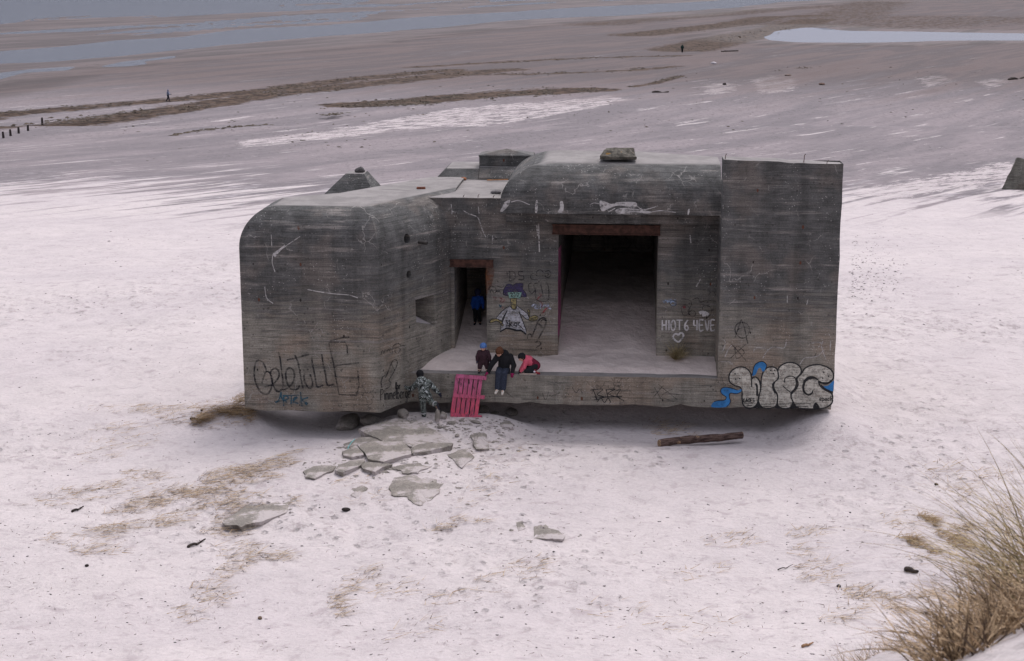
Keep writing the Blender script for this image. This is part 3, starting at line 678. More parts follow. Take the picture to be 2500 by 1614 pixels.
PR = lambda off: (lambda x, y: onv(x, y, RV - off)); PF = lambda off: (lambda x, y: onv(x, y, 0 - off)); PA = lambda off: (lambda x, y: onv(x, y, AV - off)); PB = lambda off: (lambda x, y: onB(x, y, off))
def ribbon(mb, pts, wpx, plane, off):
    pr = plane(off); n = len(pts); L = []; Rr = []
    for i in range(n):
        a = pts[max(0, i - 1)]; b = pts[min(n - 1, i + 1)]; dx, dy = b[0] - a[0], b[1] - a[1]; l = math.hypot(dx, dy) or 1
        w_ = wpx * 1.2 / 2 * (.8 + .4 * rnd(i * 1.7 + pts[0][0]))
        L.append(pr(pts[i][0] - dy / l * w_, pts[i][1] + dx / l * w_)); Rr.append(pr(pts[i][0] + dy / l * w_, pts[i][1] - dx / l * w_))
    mb.add(L + Rr, [(i, i + 1, n + i + 1, n + i) for i in range(n - 1)])
LAY = [.004]
def strokes(name, items, wpx, plane, mat, label=None, sm=True):
    m = MB()
    for it in items:
        w_ = wpx
        if isinstance(it, tuple) and isinstance(it[1], (int, float)) and isinstance(it[0], list): it, w_ = it
        LAY[0] += .00035; ribbon(m, smooth(it) if sm else it, w_, plane, LAY[0])
    if LAY[0] > .016: LAY[0] = .004
    o = m.build(name, mat, BK)
    if label: tag(o, label)
    return o
def fills(name, polys, plane, mat, off, label=None, sm=True):
    if len(polys) > 1:
        for i, p in enumerate(polys): o = fills(name, [p], plane, mat, off + .0004 * i, label, sm)
        return o
    m = MB(); p = smooth(polys[0], True) if sm else polys[0]; pr = plane(off); m.add([pr(*c) for c in p], [tuple(range(len(p)))])
    me = mesh(name, m.v, m.f); bm = bmesh.new(); bm.from_mesh(me); bmesh.ops.triangulate(bm, faces=bm.faces); bm.to_mesh(me); bm.free()
    o = link(name, me, mat, BK)
    if label: tag(o, label)
    return o
def close(p): return list(p) + [p[0]]
def sclose(p): q = smooth(p, True); return q + [q[0]]
# ---- big rounded letters, right-hand block
zz = lambda p: Z(1560, 680, .22075, p)
La = zz([(995, 1100), (1005, 1050), (1045, 1005), (1110, 978), (1180, 990), (1230, 1040), (1248, 1105), (1268, 1092), (1305, 1098), (1335, 1145), (1345, 1230), (1325, 1320), (1300, 1395), (1255, 1428), (1200, 1432), (1155, 1400), (1140, 1330), (1140, 1250), (1115, 1200), (1060, 1185), (1010, 1150)])
Lb = zz([(1365, 1060), (1395, 1005), (1450, 978), (1510, 990), (1540, 1040), (1535, 1110), (1482, 1165), (1490, 1220), (1530, 1290), (1530, 1370), (1500, 1420), (1430, 1437), (1360, 1425), (1325, 1390), (1322, 1320), (1345, 1230), (1352, 1130)])
Lc = zz([(1538, 1010), (1575, 960), (1650, 930), (1730, 940), (1785, 985), (1790, 1050), (1745, 1098), (1742, 1160), (1722, 1220), (1688, 1258), (1680, 1290), (1702, 1350), (1690, 1410), (1640, 1437), (1570, 1430), (1532, 1390), (1532, 1290), (1492, 1210), (1500, 1150), (1542, 1100)])
Ld = zz([(1800, 1050), (1830, 1000), (1900, 962), (2000, 955), (2090, 985), (2145, 1040), (2145, 1110), (2090, 1152), (2030, 1155), (1990, 1138), (2005, 1190), (2060, 1235), (2125, 1270), (2143, 1320), (2128, 1385), (2060, 1428), (1960, 1440), (1850, 1440), (1750, 1425), (1704, 1360), (1682, 1290), (1740, 1220), (1760, 1160), (1750, 1100)])
fills('graffiti_letter', [La, Lb, Lc, Ld], PF, P_CREAM, .004, 'cream bubble letter outlined in black')
fills('graffiti_tail', [zz([(1250, 1070), (1275, 970), (1312, 930), (1370, 920), (1412, 957), (1395, 1010), (1368, 1030), (1345, 990), (1318, 1000), (1290, 1062)]),
    zz([(805, 1422), (830, 1362), (880, 1350), (945, 1345), (962, 1312), (912, 1272), (905, 1230), (940, 1205), (1010, 1210), (1090, 1235), (1130, 1225), (1125, 1255), (1080, 1275), (1010, 1270), (1000, 1310), (1012, 1365), (970, 1420)]),
    zz([(2022, 1195), (2090, 1185), (2155, 1130), (2152, 1190), (2145, 1245), (2090, 1240)])], PF, P_BLUE, .006, 'bright blue swirl')
fills('graffiti_shadow', [zz([(1812, 1180), (1828, 1120), (1880, 1083), (1940, 1085), (1990, 1125), (1930, 1112), (1872, 1125), (1838, 1160), (1832, 1235), (1868, 1275), (1905, 1262), (1925, 1228), (1922, 1270), (1872, 1297), (1825, 1262)]),
    zz([(1300, 1400), (1320, 1350), (1345, 1395), (1370, 1432), (1260, 1434)]), zz([(1505, 1425), (1530, 1390), (1560, 1432), (1510, 1438)]), zz([(1670, 1432), (1700, 1385), (1745, 1430), (1720, 1440)]), zz([(1925, 1432), (1955, 1370), (2000, 1432)])], PF, P_BLACK, .0085)
ol = [sclose(p) for p in (La, Lb, Lc, Ld)]
strokes('graffiti_outline', [(o, 2.8) for o in ol] + [(zz(p), w_) for p, w_ in [([(1246, 1095), (1246, 1200)], 2.4), ([(1290, 1160), (1305, 1200), (1308, 1300)], 4), ([(1605, 1150), (1620, 1100), (1670, 1080), (1722, 1095), (1742, 1150)], 2.2), ([(1742, 1150), (1730, 1215), (1690, 1257), (1650, 1240), (1595, 1190)], 2.0),
    ([(1480, 1160), (1487, 1220), (1512, 1270)], 4), ([(1160, 1382), (1262, 1385)], 1.2), ([(1180, 1408), (1250, 1406)], 1.4), ([(1350, 1390), (1490, 1388)], 1.3), ([(1375, 1415), (1460, 1414)], 1.6), ([(1540, 1390), (1660, 1388)], 1.2), ([(1570, 1413), (1640, 1411)], 1.6), ([(1710, 1390), (1900, 1384)], 1.2), ([(1750, 1413), (1870, 1412)], 1.6),
    ([(1830, 1150), (1812, 1200), (1830, 1270)], 3.5), ([(2000, 1150), (2080, 1160), (2130, 1130)], 4.0), ([(2010, 1180), (2060, 1225), (2145, 1262)], 4.0), ([(1250, 1070), (1275, 970), (1312, 930), (1370, 920), (1412, 957), (1397, 1008)], 1.6),
    ([(830, 1362), (880, 1350), (945, 1345), (962, 1312), (912, 1272), (905, 1230), (940, 1205), (1010, 1210), (1090, 1235)], 1.5), ([(970, 1420), (1012, 1365), (1000, 1310), (1010, 1270), (1080, 1275), (1125, 1258)], 1.5)]], 2, PF, P_BLACK, None, True)
dots = MB()
for (x, y) in [(1062, 1055), (1068, 1113), (1112, 1106), (1457, 1016), (1500, 1016), (1488, 1052), (2042, 1038), (2098, 1082), (2032, 1102)]:
    x, y = zz([(x, y)])[0]; dots.add([PF(.013)(x + 1.9 * math.cos(a * .7854), y + 2.1 * math.sin(a * .7854)) for a in range(8)], [tuple(range(8))])
dots.build('graffiti_dot', P_BLACK, BK)
# ---- stroke alphabet: unit box, y up
FN = {'P': [[(0, 0), (0, 1)], [(0, 1), (.5, .95), (.6, .75), (.45, .55), (0, .5)]], 'i': [[(.1, 0), (.1, .6)], [(.1, .78), (.12, .86)]], 'm': [[(0, 0), (0, .6)], [(0, .45), (.2, .6), (.33, .45), (.33, 0)], [(.33, .45), (.52, .6), (.66, .45), (.68, 0)]],
 'e': [[(0, .3), (.4, .35), (.38, .58), (.12, .58), (0, .3), (.12, .03), (.42, .08)]], 'l': [[(.08, 1), (.08, .0)]], 'b': [[(0, 1), (0, 0)], [(0, .4), (.25, .58), (.45, .3), (.25, 0), (0, .08)]], 'r': [[(0, 0), (0, .6)], [(0, .4), (.18, .58), (.34, .55)]],
 'g': [[(.42, .5), (.15, .6), (0, .3), (.18, .05), (.4, .2), (.42, .6)], [(.42, .5), (.42, -.2), (.2, -.38), (0, -.28)]], '!': [[(.2, 1.1), (.05, .25)], [(0, .0), (.03, -.06)]], 'I': [[(.1, 0), (.1, 1)]], 'h': [[(0, 1), (0, 0)], [(0, .4), (.22, .58), (.38, .42), (.4, 0)]],
 'A': [[(0, 0), (.32, 1), (.6, 0)], [(.1, .35), (.55, .38)]], 'R': [[(0, 0), (0, 1)], [(0, 1), (.5, .9), (.45, .6), (0, .52)], [(.1, .5), (.6, 0)]], 'T': [[(-.1, 1), (.7, .98)], [(.3, 1), (.28, 0)]], 'k': [[(0, 1), (0, 0)], [(.45, .7), (0, .35), (.5, 0)]],
 'D': [[(0, 0), (.02, 1)], [(.02, 1), (.5, .85), (.6, .4), (.4, .05), (0, 0)]], 'S': [[(.55, .88), (.25, 1), (.05, .75), (.3, .52), (.52, .3), (.35, .03), (0, .1)]], 'O': [[(.3, 1), (.02, .6), (.12, .1), (.4, .02), (.6, .4), (.5, .88), (.28, 1)]], 'E': [[(.5, 1), (0, .97), (0, 0), (.5, .03)], [(0, .5), (.42, .52)]],
 'K': [[(0, 1), (0, 0)], [(.5, 1), (0, .45), (.55, 0)]], 'c': [[(.42, .52), (.2, .6), (.0, .3), (.18, .02), (.44, .1)]], 'o': [[(.22, .6), (0, .3), (.2, 0), (.42, .3), (.22, .6)]], 'p': [[(0, -.35), (0, .6)], [(0, .45), (.25, .6), (.42, .3), (.25, .02), (0, .1)]], 'H': [[(0, 0), (0, 1)], [(.5, 0), (.52, 1)], [(0, .5), (.5, .52)]],
 '6': [[(.45, 1), (.12, .65), (.02, .25), (.28, 0), (.5, .22), (.3, .48), (.05, .3)]], '4': [[(0, 1), (.02, .5), (.5, .5)], [(.42, 1), (.4, 0)]], 'V': [[(0, 1), (.25, 0), (.5, 1)]], 'B': [[(0, 0), (0, 1)], [(0, 1), (.45, .88), (.35, .55), (0, .52)], [(0, .52), (.5, .42), (.48, .08), (0, 0)]], 'n': [[(0, 0), (0, .6)], [(0, .45), (.22, .6), (.4, .42), (.4, 0)]], 'a': [[(.4, .6), (.1, .55), (0, .2), (.2, 0), (.4, .2), (.42, .6), (.45, 0)]], 't': [[(.15, .9), (.15, .1), (.35, .02)], [(0, .6), (.35, .6)]], 'v': [[(0, .6), (.2, 0), (.42, .6)]], 'L': [[(0, 1), (.03, 0), (.45, .03)]], 'U': [[(0, 1), (.05, .1), (.3, 0), (.5, .2), (.5, 1)]], 'Z': [[(0, .95), (.5, 1), (0, .03), (.55, .0)]], 'C': [[(.5, .85), (.25, 1), (0, .5), (.2, 0), (.52, .12)]], 'M': [[(0, 0), (.05, 1), (.3, .35), (.58, 1), (.62, 0)]], 'N': [[(0, 0), (.02, 1), (.48, .02), (.5, 1)]]}
def text(s, p0, p1, h, adv=.72):
    ws = [max(x for st in FN[c] for x, y in st) * (1 if c != ' ' else 1) + .25 if c != ' ' else .5 for c in s]; T = sum(ws) - .25; out = []; cur = 0
    ex, ey = (p1[0] - p0[0]) / T, (p1[1] - p0[1]) / T
    for c, w_ in zip(s, ws):
        if c != ' ':
            for st in FN[c]: out.append([(p0[0] + ex * (cur + x), p0[1] + ey * (cur + x) - h * y) for x, y in st])
        cur += w_
    return out
strokes('graffiti_tag', text('KAOES', zz([(1155, 1370)])[0], zz([(1275, 1368)])[0], 9.5), 1.5, PF, P_BLACK, 'small black tag on the first bubble letter')
strokes('graffiti_tag', text('epoch', zz([(1998, 1352)])[0], zz([(2135, 1355)])[0], 11), 1.4, PF, P_BLACK, 'small black tag on the last bubble letter')
# ---- encircled A and scratched marks, right-hand block
strokes('graffiti_sign', [sclose(zz([(1140, 485), (1200, 510), (1222, 570), (1190, 640), (1130, 658), (1080, 620), (1062, 560), (1085, 505)])), zz([(1062, 650), (1095, 560), (1130, 455)]), zz([(1130, 455), (1165, 540), (1202, 720)]), zz([(1085, 570), (1150, 545), (1262, 560)])], 1.9, PF, P_GREY, 'thin black letter A in a circle')
strokes('graffiti_scratch', [zz(p) for p in [[(1010, 712), (1100, 810), (1185, 910)], [(1180, 730), (1100, 800), (1000, 895)], [(1060, 770), (1100, 750), (1165, 820), (1080, 885), (1060, 770)]]], 1.6, PF, P_GREY)
# ---- white writing and heart on the right-hand pillar
wt = text('HIOT6 4EVEr', (0, 0), (1, 0), 1)
strokes('graffiti_writing', [[(1617 + x * 139, 806.5 - y * 25) for x, y in [(a, -b) for a, b in st]] for st in wt], 3.0, PR, P_CHALK, 'white painted words above a heart')
strokes('graffiti_heart', [zz([(435, 625), (410, 612), (385, 625), (378, 655), (405, 685), (440, 700), (475, 665), (492, 630), (480, 605), (455, 605), (436, 628)])], 3.6, PR, P_CHALK, 'white painted heart outline')
strokes('graffiti_scribble', [zz(p) for p in [[(268, 235), (280, 265), (300, 240), (310, 270)], [(320, 265), (325, 235), (350, 240), (330, 255)], [(355, 225), (358, 265)], [(375, 262), (400, 230), (410, 270)], [(345, 275), (375, 245), (410, 290), (360, 300)]]], 3.2, PR, paint('pale_blue_spray', (.30, .38, .52), .6))
strokes('graffiti_scribble', [zz(p) for p in [[(340, 250), (375, 240), (412, 270), (395, 305), (350, 295), (335, 262)], [(470, 320), (500, 290), (545, 310), (560, 360), (520, 410), (480, 390), (470, 330)], [(560, 370), (590, 350), (620, 370), (625, 400), (590, 425), (560, 400), (545, 350), (580, 290), (560, 240), (470, 225)], [(700, 365), (705, 320), (740, 300), (790, 320), (798, 380), (760, 430), (700, 435), (620, 430)], [(590, 235), (650, 215), (680, 260), (760, 240), (860, 255)], [(770, 190), (790, 155), (830, 150), (850, 190)]]], 1.5, PR, P_GREY)
strokes('graffiti_scribble', [zz([(500, 300), (505, 330)])], 7, PR, P_RED); strokes('graffiti_scribble', [zz([(670, 385), (700, 370), (735, 395), (700, 405)]), zz([(720, 375), (770, 400)])], 6, PR, P_CHALK)
# ---- painted figure on the middle pillar (zoom 1080,600)
zf = lambda p: Z(1080, 600, .1818, p)
hat = zf([(815, 655), (818, 600), (845, 550), (870, 518), (920, 515), (945, 535), (990, 505), (1085, 510), (1080, 590), (1120, 630), (1132, 685), (1060, 688), (1048, 640), (880, 630), (880, 675)])
fills('painted_hair', [hat], PR, P_PURP, .004, 'purple hair of the painted figure')
gl = zf([(876, 625), (1065, 625), (1040, 712), (1000, 700), (900, 705)]); fills('painted_glasses', [gl], PR, P_MINT, .0065, None, False)
fc = zf([(915, 705), (998, 705), (992, 780), (985, 850), (960, 856), (935, 845), (920, 780)]); fills('painted_face', [fc], PR, P_YEL, .0055, None, False)
drs = zf([(905, 810), (940, 850), (985, 852), (1005, 808), (1060, 850), (1140, 910), (1165, 965), (1160, 990), (1125, 985), (1060, 925), (1030, 890), (1085, 1030), (1125, 1130), (1130, 1185), (1060, 1130), (990, 1130), (920, 1110), (860, 1100), (775, 1150), (790, 1060), (830, 950), (870, 870), (815, 960), (795, 1010), (722, 975), (780, 900), (850, 835)])
fills('painted_dress', [drs], PR, P_WHITE, .0045, 'white dress of the painted figure', False)
h1 = zf([(628, 1030), (660, 985), (740, 982), (800, 1020), (820, 1075), (795, 1072), (765, 1025), (720, 1010), (660, 1035)]); h2 = zf([(1160, 1000), (1165, 955), (1142, 870), (1158, 855), (1175, 880), (1172, 960), (1240, 932), (1285, 955), (1270, 1000), (1200, 1012)])
fills('painted_hand', [h1], PR, P_YEL, .006); fills('painted_hand', [h2], PR, P_YEL, .006)
strokes('painted_outline', [(close(hat), 1.2), (close(gl), 1.3), (close(fc), 1.3), (close(drs), 1.5), (close(h1), 1.5), (close(h2), 1.5), (zf([(870, 870), (830, 960), (800, 1050)]), 2), (zf([(1030, 890), (1060, 960), (1090, 1040)]), 1.8), (zf([(1180, 975), (1270, 962)]), 1.2), (zf([(1180, 990), (1265, 985)]), 1.2),
    (zf([(905, 645), (945, 640), (925, 680), (955, 690)]), 1.6), (zf([(990, 650), (1030, 642), (1008, 682), (1040, 695)]), 1.6), (zf([(940, 735), (965, 745)]), 1.4), (zf([(945, 790), (975, 800)]), 1.4),
    (zf([(775, 1155), (860, 1108), (930, 1120), (1000, 1140), (1060, 1140), (1125, 1190)]), 3.2)], 1.5, PR, P_BLACK, 'black outline of the painted figure', False)
strokes('graffiti_tag', [zf(p) for p in [[(860, 1000), (870, 1050), (855, 1085)], [(850, 1005), (905, 1000), (870, 1040), (915, 1060), (850, 1085)], [(905, 1000), (900, 1090), (935, 1030), (905, 1045), (945, 1085)], [(955, 1075), (985, 1025), (1000, 1080), (960, 1060)], [(1010, 1035), (1045, 1030), (1015, 1055), (1050, 1085), (1085, 1120)]]], 1.5, PR, P_BLACK, 'black tag across the painted white dress')
strokes('graffiti_writing', [zf(p) for p in [[(865, 345), (875, 400)], [(905, 340), (905, 470)], [(885, 345), (960, 350), (980, 410), (950, 460), (890, 472)], [(1085, 345), (1025, 350), (1030, 395), (1090, 410), (1085, 455), (1020, 455)]]], 2.2, PR, P_GREY, 'faded grey letters above the painted figure')
strokes('graffiti_scribble', [zf(p) for p in [[(1270, 400), (1268, 350), (1305, 325), (1350, 345), (1350, 410)], [(1270, 400), (1220, 375), (1185, 400), (1200, 450), (1280, 455)], [(1380, 350), (1430, 335), (1460, 380), (1430, 425), (1385, 415), (1375, 370)], [(1395, 375), (1430, 380), (1410, 400)], [(1200, 500), (1160, 520), (1165, 600), (1200, 640), (1240, 600), (1230, 520), (1290, 500)], [(1255, 560), (1250, 690), (1290, 740), (1400, 745), (1430, 690), (1425, 560), (1400, 490)], [(1320, 520), (1340, 600), (1350, 690)]]], 1.7, PR, P_GREY)
strokes('graffiti_doodle', [(zf([(1200, 1230), (1240, 1130), (1290, 1010), (1345, 968), (1385, 985), (1390, 1040), (1355, 1130), (1310, 1210), (1270, 1290)]), 3.0), (zf([(1285, 1040), (1350, 1100)]), 3.4), (zf([(1320, 1025), (1350, 990), (1395, 1010)]), 2), (zf([(1142, 1250), (1150, 1200), (1185, 1188), (1202, 1230)]), 2.6), (zf([(1250, 1300), (1290, 1280), (1322, 1320), (1260, 1370)]), 2.4)], 2.6, PR, P_GREY, 'loose looping black doodle right of the painted figure')
strokes('graffiti_scribble', [zf(p) for p in [[(1300, 640), (1330, 660), (1290, 700), (1270, 720)], [(1300, 740), (1340, 780), (1330, 830)], [(1420, 820), (1380, 860), (1350, 900)], [(1330, 910), (1370, 890)], [(680, 690), (720, 700), (700, 740)], [(770, 700), (800, 715), (780, 750), (810, 760), (840, 720)], [(800, 810), (815, 850)]]], 2.4, PR, P_RED)
strokes('graffiti_scribble', [zf(p) for p in [[(1200, 815), (1230, 790), (1260, 800), (1240, 830), (1280, 840), (1290, 790)], [(1310, 770), (1325, 800), (1310, 850)], [(1350, 830), (1370, 790), (1400, 810), (1420, 780), (1425, 830), (1460, 850)]]], 3.0, PR, paint('pale_spray', (.42, .46, .58), .6), 'pale blue scribble right of the painted figure')
strokes('graffiti_scribble', [zf(p) for p in [[(620, 590), (650, 540), (700, 560)], [(640, 640), (660, 590), (690, 640)], [(710, 560), (740, 620), (780, 590)], [(730, 540), (800, 560), (830, 530)], [(700, 640), (750, 600), (790, 650)]]], 1.8, PR, P_GREY)
strokes('graffiti_scribble', [zf(p) for p in [[(760, 790), (790, 830)], [(770, 820), (800, 800)]]], 3, PR, P_TEAL)
# ---- left wing front (zoom 600,820)
zg = lambda p: Z(600, 820, .21794, p)
strokes('graffiti_writing', [zg(p) for p in [[(232, 400), (215, 340), (180, 290), (135, 275), (105, 320), (95, 430), (115, 530), (160, 620), (235, 655), (280, 600), (298, 500), (270, 420), (232, 400), (205, 450), (180, 530)],
    [(210, 570), (300, 545), (365, 470), (370, 400), (330, 365), (280, 400), (290, 500), (330, 600), (370, 625), (410, 590)], [(365, 180), (385, 260), (402, 400), (418, 520), (415, 590), (430, 605)],
    [(430, 605), (500, 560), (542, 480), (535, 390), (490, 360), (450, 400), (455, 500), (490, 580), (540, 605), (585, 590), (600, 550)], [(550, 215), (585, 300), (610, 430), (640, 590)], [(460, 270), (560, 250), (640, 225), (705, 210)],
    [(650, 440), (660, 510), (700, 580), (735, 580), (748, 520), (720, 430)], [(640, 380), (652, 385)], [(690, 375), (702, 380)], [(738, 240), (750, 330), (775, 450), (800, 570), (870, 550)], [(850, 205), (865, 300), (890, 420), (912, 545), (950, 555), (990, 540)]]],
    3.4, PA, P_GREY, 'large black sprayed writing low on the left wing')
strokes('graffiti_frame', [zg(p) for p in [[(1140, 220), (1135, 120), (1115, 70), (930, 75), (950, 180), (985, 320), (1010, 480), (1045, 660), (1240, 665), (1268, 560), (1255, 390)], [(1000, 340), (1100, 320), (1270, 305)], [(940, 60), (1080, 20), (1160, 15)]]], 3.0, PA, P_GREY, 'black sprayed angular frame beside the writing', False)
strokes('graffiti_tag', [zg(p) for p in [[(330, 745), (370, 720), (395, 630)], [(395, 630), (405, 700), (460, 745)], [(340, 740), (450, 720)], [(425, 790), (425, 690), (450, 670), (480, 700), (440, 720)], [(415, 670), (590, 665)], [(510, 670), (508, 770)], [(530, 755), (540, 700), (575, 690), (535, 735), (590, 755)], [(612, 630), (630, 790)], [(700, 690), (632, 720), (700, 760)], [(600, 745), (620, 735)], [(660, 755), (690, 775)]]], 3.0, PA, P_TEAL, 'blue sprayed tag low on the left wing')
strokes('graffiti_tag', text('ZNK', zg([(150, 725)])[0], zg([(262, 735)])[0], 10), 1.6, PA, P_VIO)
strokes('graffiti_writing', text('Pimmelberger!', zg([(1512, 722)])[0], zg([(1885, 690)])[0], 27), 1.5, PB, P_BLACK, 'black hand-painted word on the slanting face behind the camouflage child')
strokes('graffiti_writing', text('Ihr', zg([(1675, 600)])[0], zg([(1735, 597)])[0], 18), 1.5, PB, P_BLACK, 'short black word above the longer one')
strokes('graffiti_doodle', [zg(p) for p in [[(1565, 470), (1600, 390), (1635, 300), (1670, 265), (1697, 285), (1690, 340), (1650, 420), (1600, 500)], [(1635, 320), (1668, 385)], [(1565, 440), (1535, 460), (1520, 520), (1525, 580)], [(1600, 500), (1620, 520), (1610, 570), (1560, 600)]]], 2.0, PB, P_GREY)
strokes('graffiti_scribble', [zg(p) for p in [[(1640, 200), (1650, 120), (1700, 85), (1740, 105), (1785, 110)], [(1690, 130), (1730, 150), (1700, 200), (1670, 170), (1690, 130)], [(1515, 210), (1530, 160), (1550, 200), (1560, 150)], [(1580, 180), (1600, 150), (1620, 190)]]], 1.6, PB, P_GREY)
# ---- scribbles on the ledge (zoom 1180,350)
zl = lambda p: Z(1180, 350, .435, p)
strokes('graffiti_tag', [zl(p) for p in [[(615, 1380), (640, 1440), (625, 1420)], [(600, 1385), (670, 1380), (640, 1410), (680, 1425), (620, 1440)], [(690, 1380), (700, 1430)], [(685, 1385), (740, 1380), (700, 1405), (770, 1430)], [(745, 1390), (770, 1380), (750, 1420), (790, 1445)], [(640, 1450), (660, 1430), (680, 1455), (700, 1430), (715, 1455)], [(650, 1425), (780, 1420)]]], 1.5, PF, P_BLACK, 'black scribbled tag in the middle of the ledge')
strokes('graffiti_scribble', [zl(p) for p in [[(960, 1370), (1000, 1440)], [(1010, 1360), (950, 1430)], [(980, 1350), (1040, 1400), (1090, 1440)], [(1060, 1380), (1000, 1420), (1070, 1450)], [(1020, 1400), (1100, 1410)], [(940, 1400), (990, 1390)]]], 1.2, PF, P_GREY)
strokes('graffiti_scribble', [zl(p) for p in [[(330, 1400), (350, 1440), (365, 1395)], [(380, 1420), (430, 1400)], [(120, 1390), (170, 1430)], [(500, 1370), (520, 1400), (540, 1380), (560, 1410)]]], 1.2, PF, P_GREY)
# ---- pale mineral runs and cracks
zo = lambda p: Z(1180, 350, .435, p)
PBW = lambda off: (lambda x, y: onv(x, y, .9 - off))
# on the vertical lip of the brow only
yl0 = 478
fills('mineral_deposit', [zo([(655, 322), (690, 330), (720, 340), (760, 330), (850, 330), (862, 352), (840, 362), (780, 350), (740, 352), (700, 368), (670, 382), (655, 360)]), zo([(745, 372), (800, 362), (870, 370), (945, 385), (920, 394), (860, 388), (800, 395), (750, 392)]), zo([(430, 330), (445, 325), (452, 352), (445, 388), (418, 386), (430, 362)]), zo([(295, 325), (305, 325), (303, 385), (290, 384)]), zo([(120, 330), (150, 318), (140, 350), (110, 382), (95, 380), (110, 350)]), zo([(1150, 370), (1160, 372), (1152, 400), (1146, 398)])], PBW, P_LIME, .006, 'white mineral streaks running down the brow')
strokes('mineral_crack', [zo(p) for p in [[(945, 385), (1000, 378), (1080, 388)], [(590, 350), (620, 335), (650, 340)], [(860, 350), (900, 372), (980, 352)], [(155, 330), (200, 322), (260, 345)], [(700, 385), (740, 365)]]], 1.5, PBW, P_LIME)
strokes('mineral_crack', [Z(560, 350, .4545, p) for p in [[(235, 595), (270, 575), (320, 540), (380, 500)], [(235, 595), (230, 640), (245, 690)], [(420, 785), (480, 797), (560, 808), (640, 815), (690, 830)], [(190, 770), (200, 830), (235, 860)], [(225, 490), (228, 560)]]], 1.7, PA, P_LIME, 'pale branching cracks on the front of the left wing')
fills('mineral_deposit', [Z(560, 350, .4545, [(235, 590), (262, 572), (300, 545), (268, 585), (245, 610)])], PA, P_LIME, .004)
zc = lambda p: Z(960, 380, .2078, p)
strokes('mineral_crack', [zc(p) for p in [[(825, 645), (880, 680), (985, 720), (1020, 790), (1050, 880), (1090, 960)], [(680, 570), (690, 640), (690, 690)], [(690, 655), (760, 675)], [(1000, 600), (1010, 690)], [(1165, 940), (1168, 1010)], [(620, 900), (640, 1000), (630, 1230)]]], 1.6, PR, P_LIME)
strokes('mineral_crack', [zz(p) for p in [[(940, 680), (955, 720), (920, 820)], [(950, 870), (990, 780), (1025, 740)], [(1270, 820), (1285, 770), (1380, 770), (1430, 790)], [(1370, 880), (1420, 800), (1490, 755), (1600, 770), (1630, 700)], [(1640, 190), (1640, 270)], [(1870, 230), (1855, 290)], [(2035, 690), (2020, 760), (2070, 900)], [(2120, 690), (2115, 800)], [(1780, 950), (1830, 880), (1900, 875), (1990, 850), (2040, 790)], [(2035, 720), (1980, 705), (1900, 720)]]], 1.3, PF, P_LIME, 'network of pale cracks on the end block')
strokes('mineral_crack', [zo(p) for p in [[(1160, 515), (1165, 560)], [(310, 450), (315, 610)], [(1220, 760), (1195, 805)], [(300, 460), (305, 520)]]], 2.4, PR, P_LIME)
# ---- rust below the steel beams, colour inside the large doorway
fills('rust_stain', [zc([(1092, 1318), (1180, 1318), (1178, 1430), (1150, 1540), (1120, 1600), (1094, 1620)])], PR, P_RUSTST, .004)
def PJ(off): return lambda x, y: onplane(x, y, (gL + off, RV), (1, 0))
jp = [(gL + .006, RV + .02, 1.35), (gL + .006, RV + 2.0, 1.6), (gL + .006, RV + 2.0, 4.2), (gL + .006, RV + .02, 4.4)]
m = MB(); m.add(jp, [(0, 1, 2, 3)]); tag(m.build('graffiti_panel', P_PINK, BK), 'magenta spray paint on the inner side of the large doorway')
m = MB()
for i in range(16):
    v0 = RV + .15 + .12 * i; z0 = 1.7 + rnd(i) * 1.4; pts = [(v0 + .07 * math.sin(k * 1.3 + i), z0 + k * .17) for k in range(9)]
    for (a, b), (c, d) in zip(pts[:-1], pts[1:]): m.add([(gL + .01, a, b), (gL + .01, a + .035, b), (gL + .01, c + .035, d), (gL + .01, c, d)], [(0, 1, 2, 3)])
m.build('graffiti_scribble', P_BLACK, BK)
dp = MB(); dp.add([(dL + .005, RV + .1, 2.0), (dL + .005, RV + .5, 2.1), (dL + .005, RV + .5, 3.2), (dL + .005, RV + .1, 3.1)], [(0, 1, 2, 3)]); dp.build('graffiti_scribble', paint('pale_scribble', (.20, .24, .34), .3, 6), BK)
# back wall of the large room
PRB = lambda off: (lambda x, y: onv(x, y, 14.2 - off))
strokes('graffiti_lettering', [(Z(1180, 350, .435, p), 3) for p in [[(600, 520), (640, 510), (680, 540), (670, 590), (620, 600), (595, 560), (600, 520)], [(700, 515), (700, 590)], [(720, 530), (760, 530), (760, 590), (720, 590)], [(790, 520), (830, 560), (800, 600)], [(850, 515), (930, 520), (940, 580), (880, 600), (845, 560), (850, 515)]]], 3, PRB, paint('dim_paint', (.16, .16, .16), .5), 'pale lettering on the dark back wall')
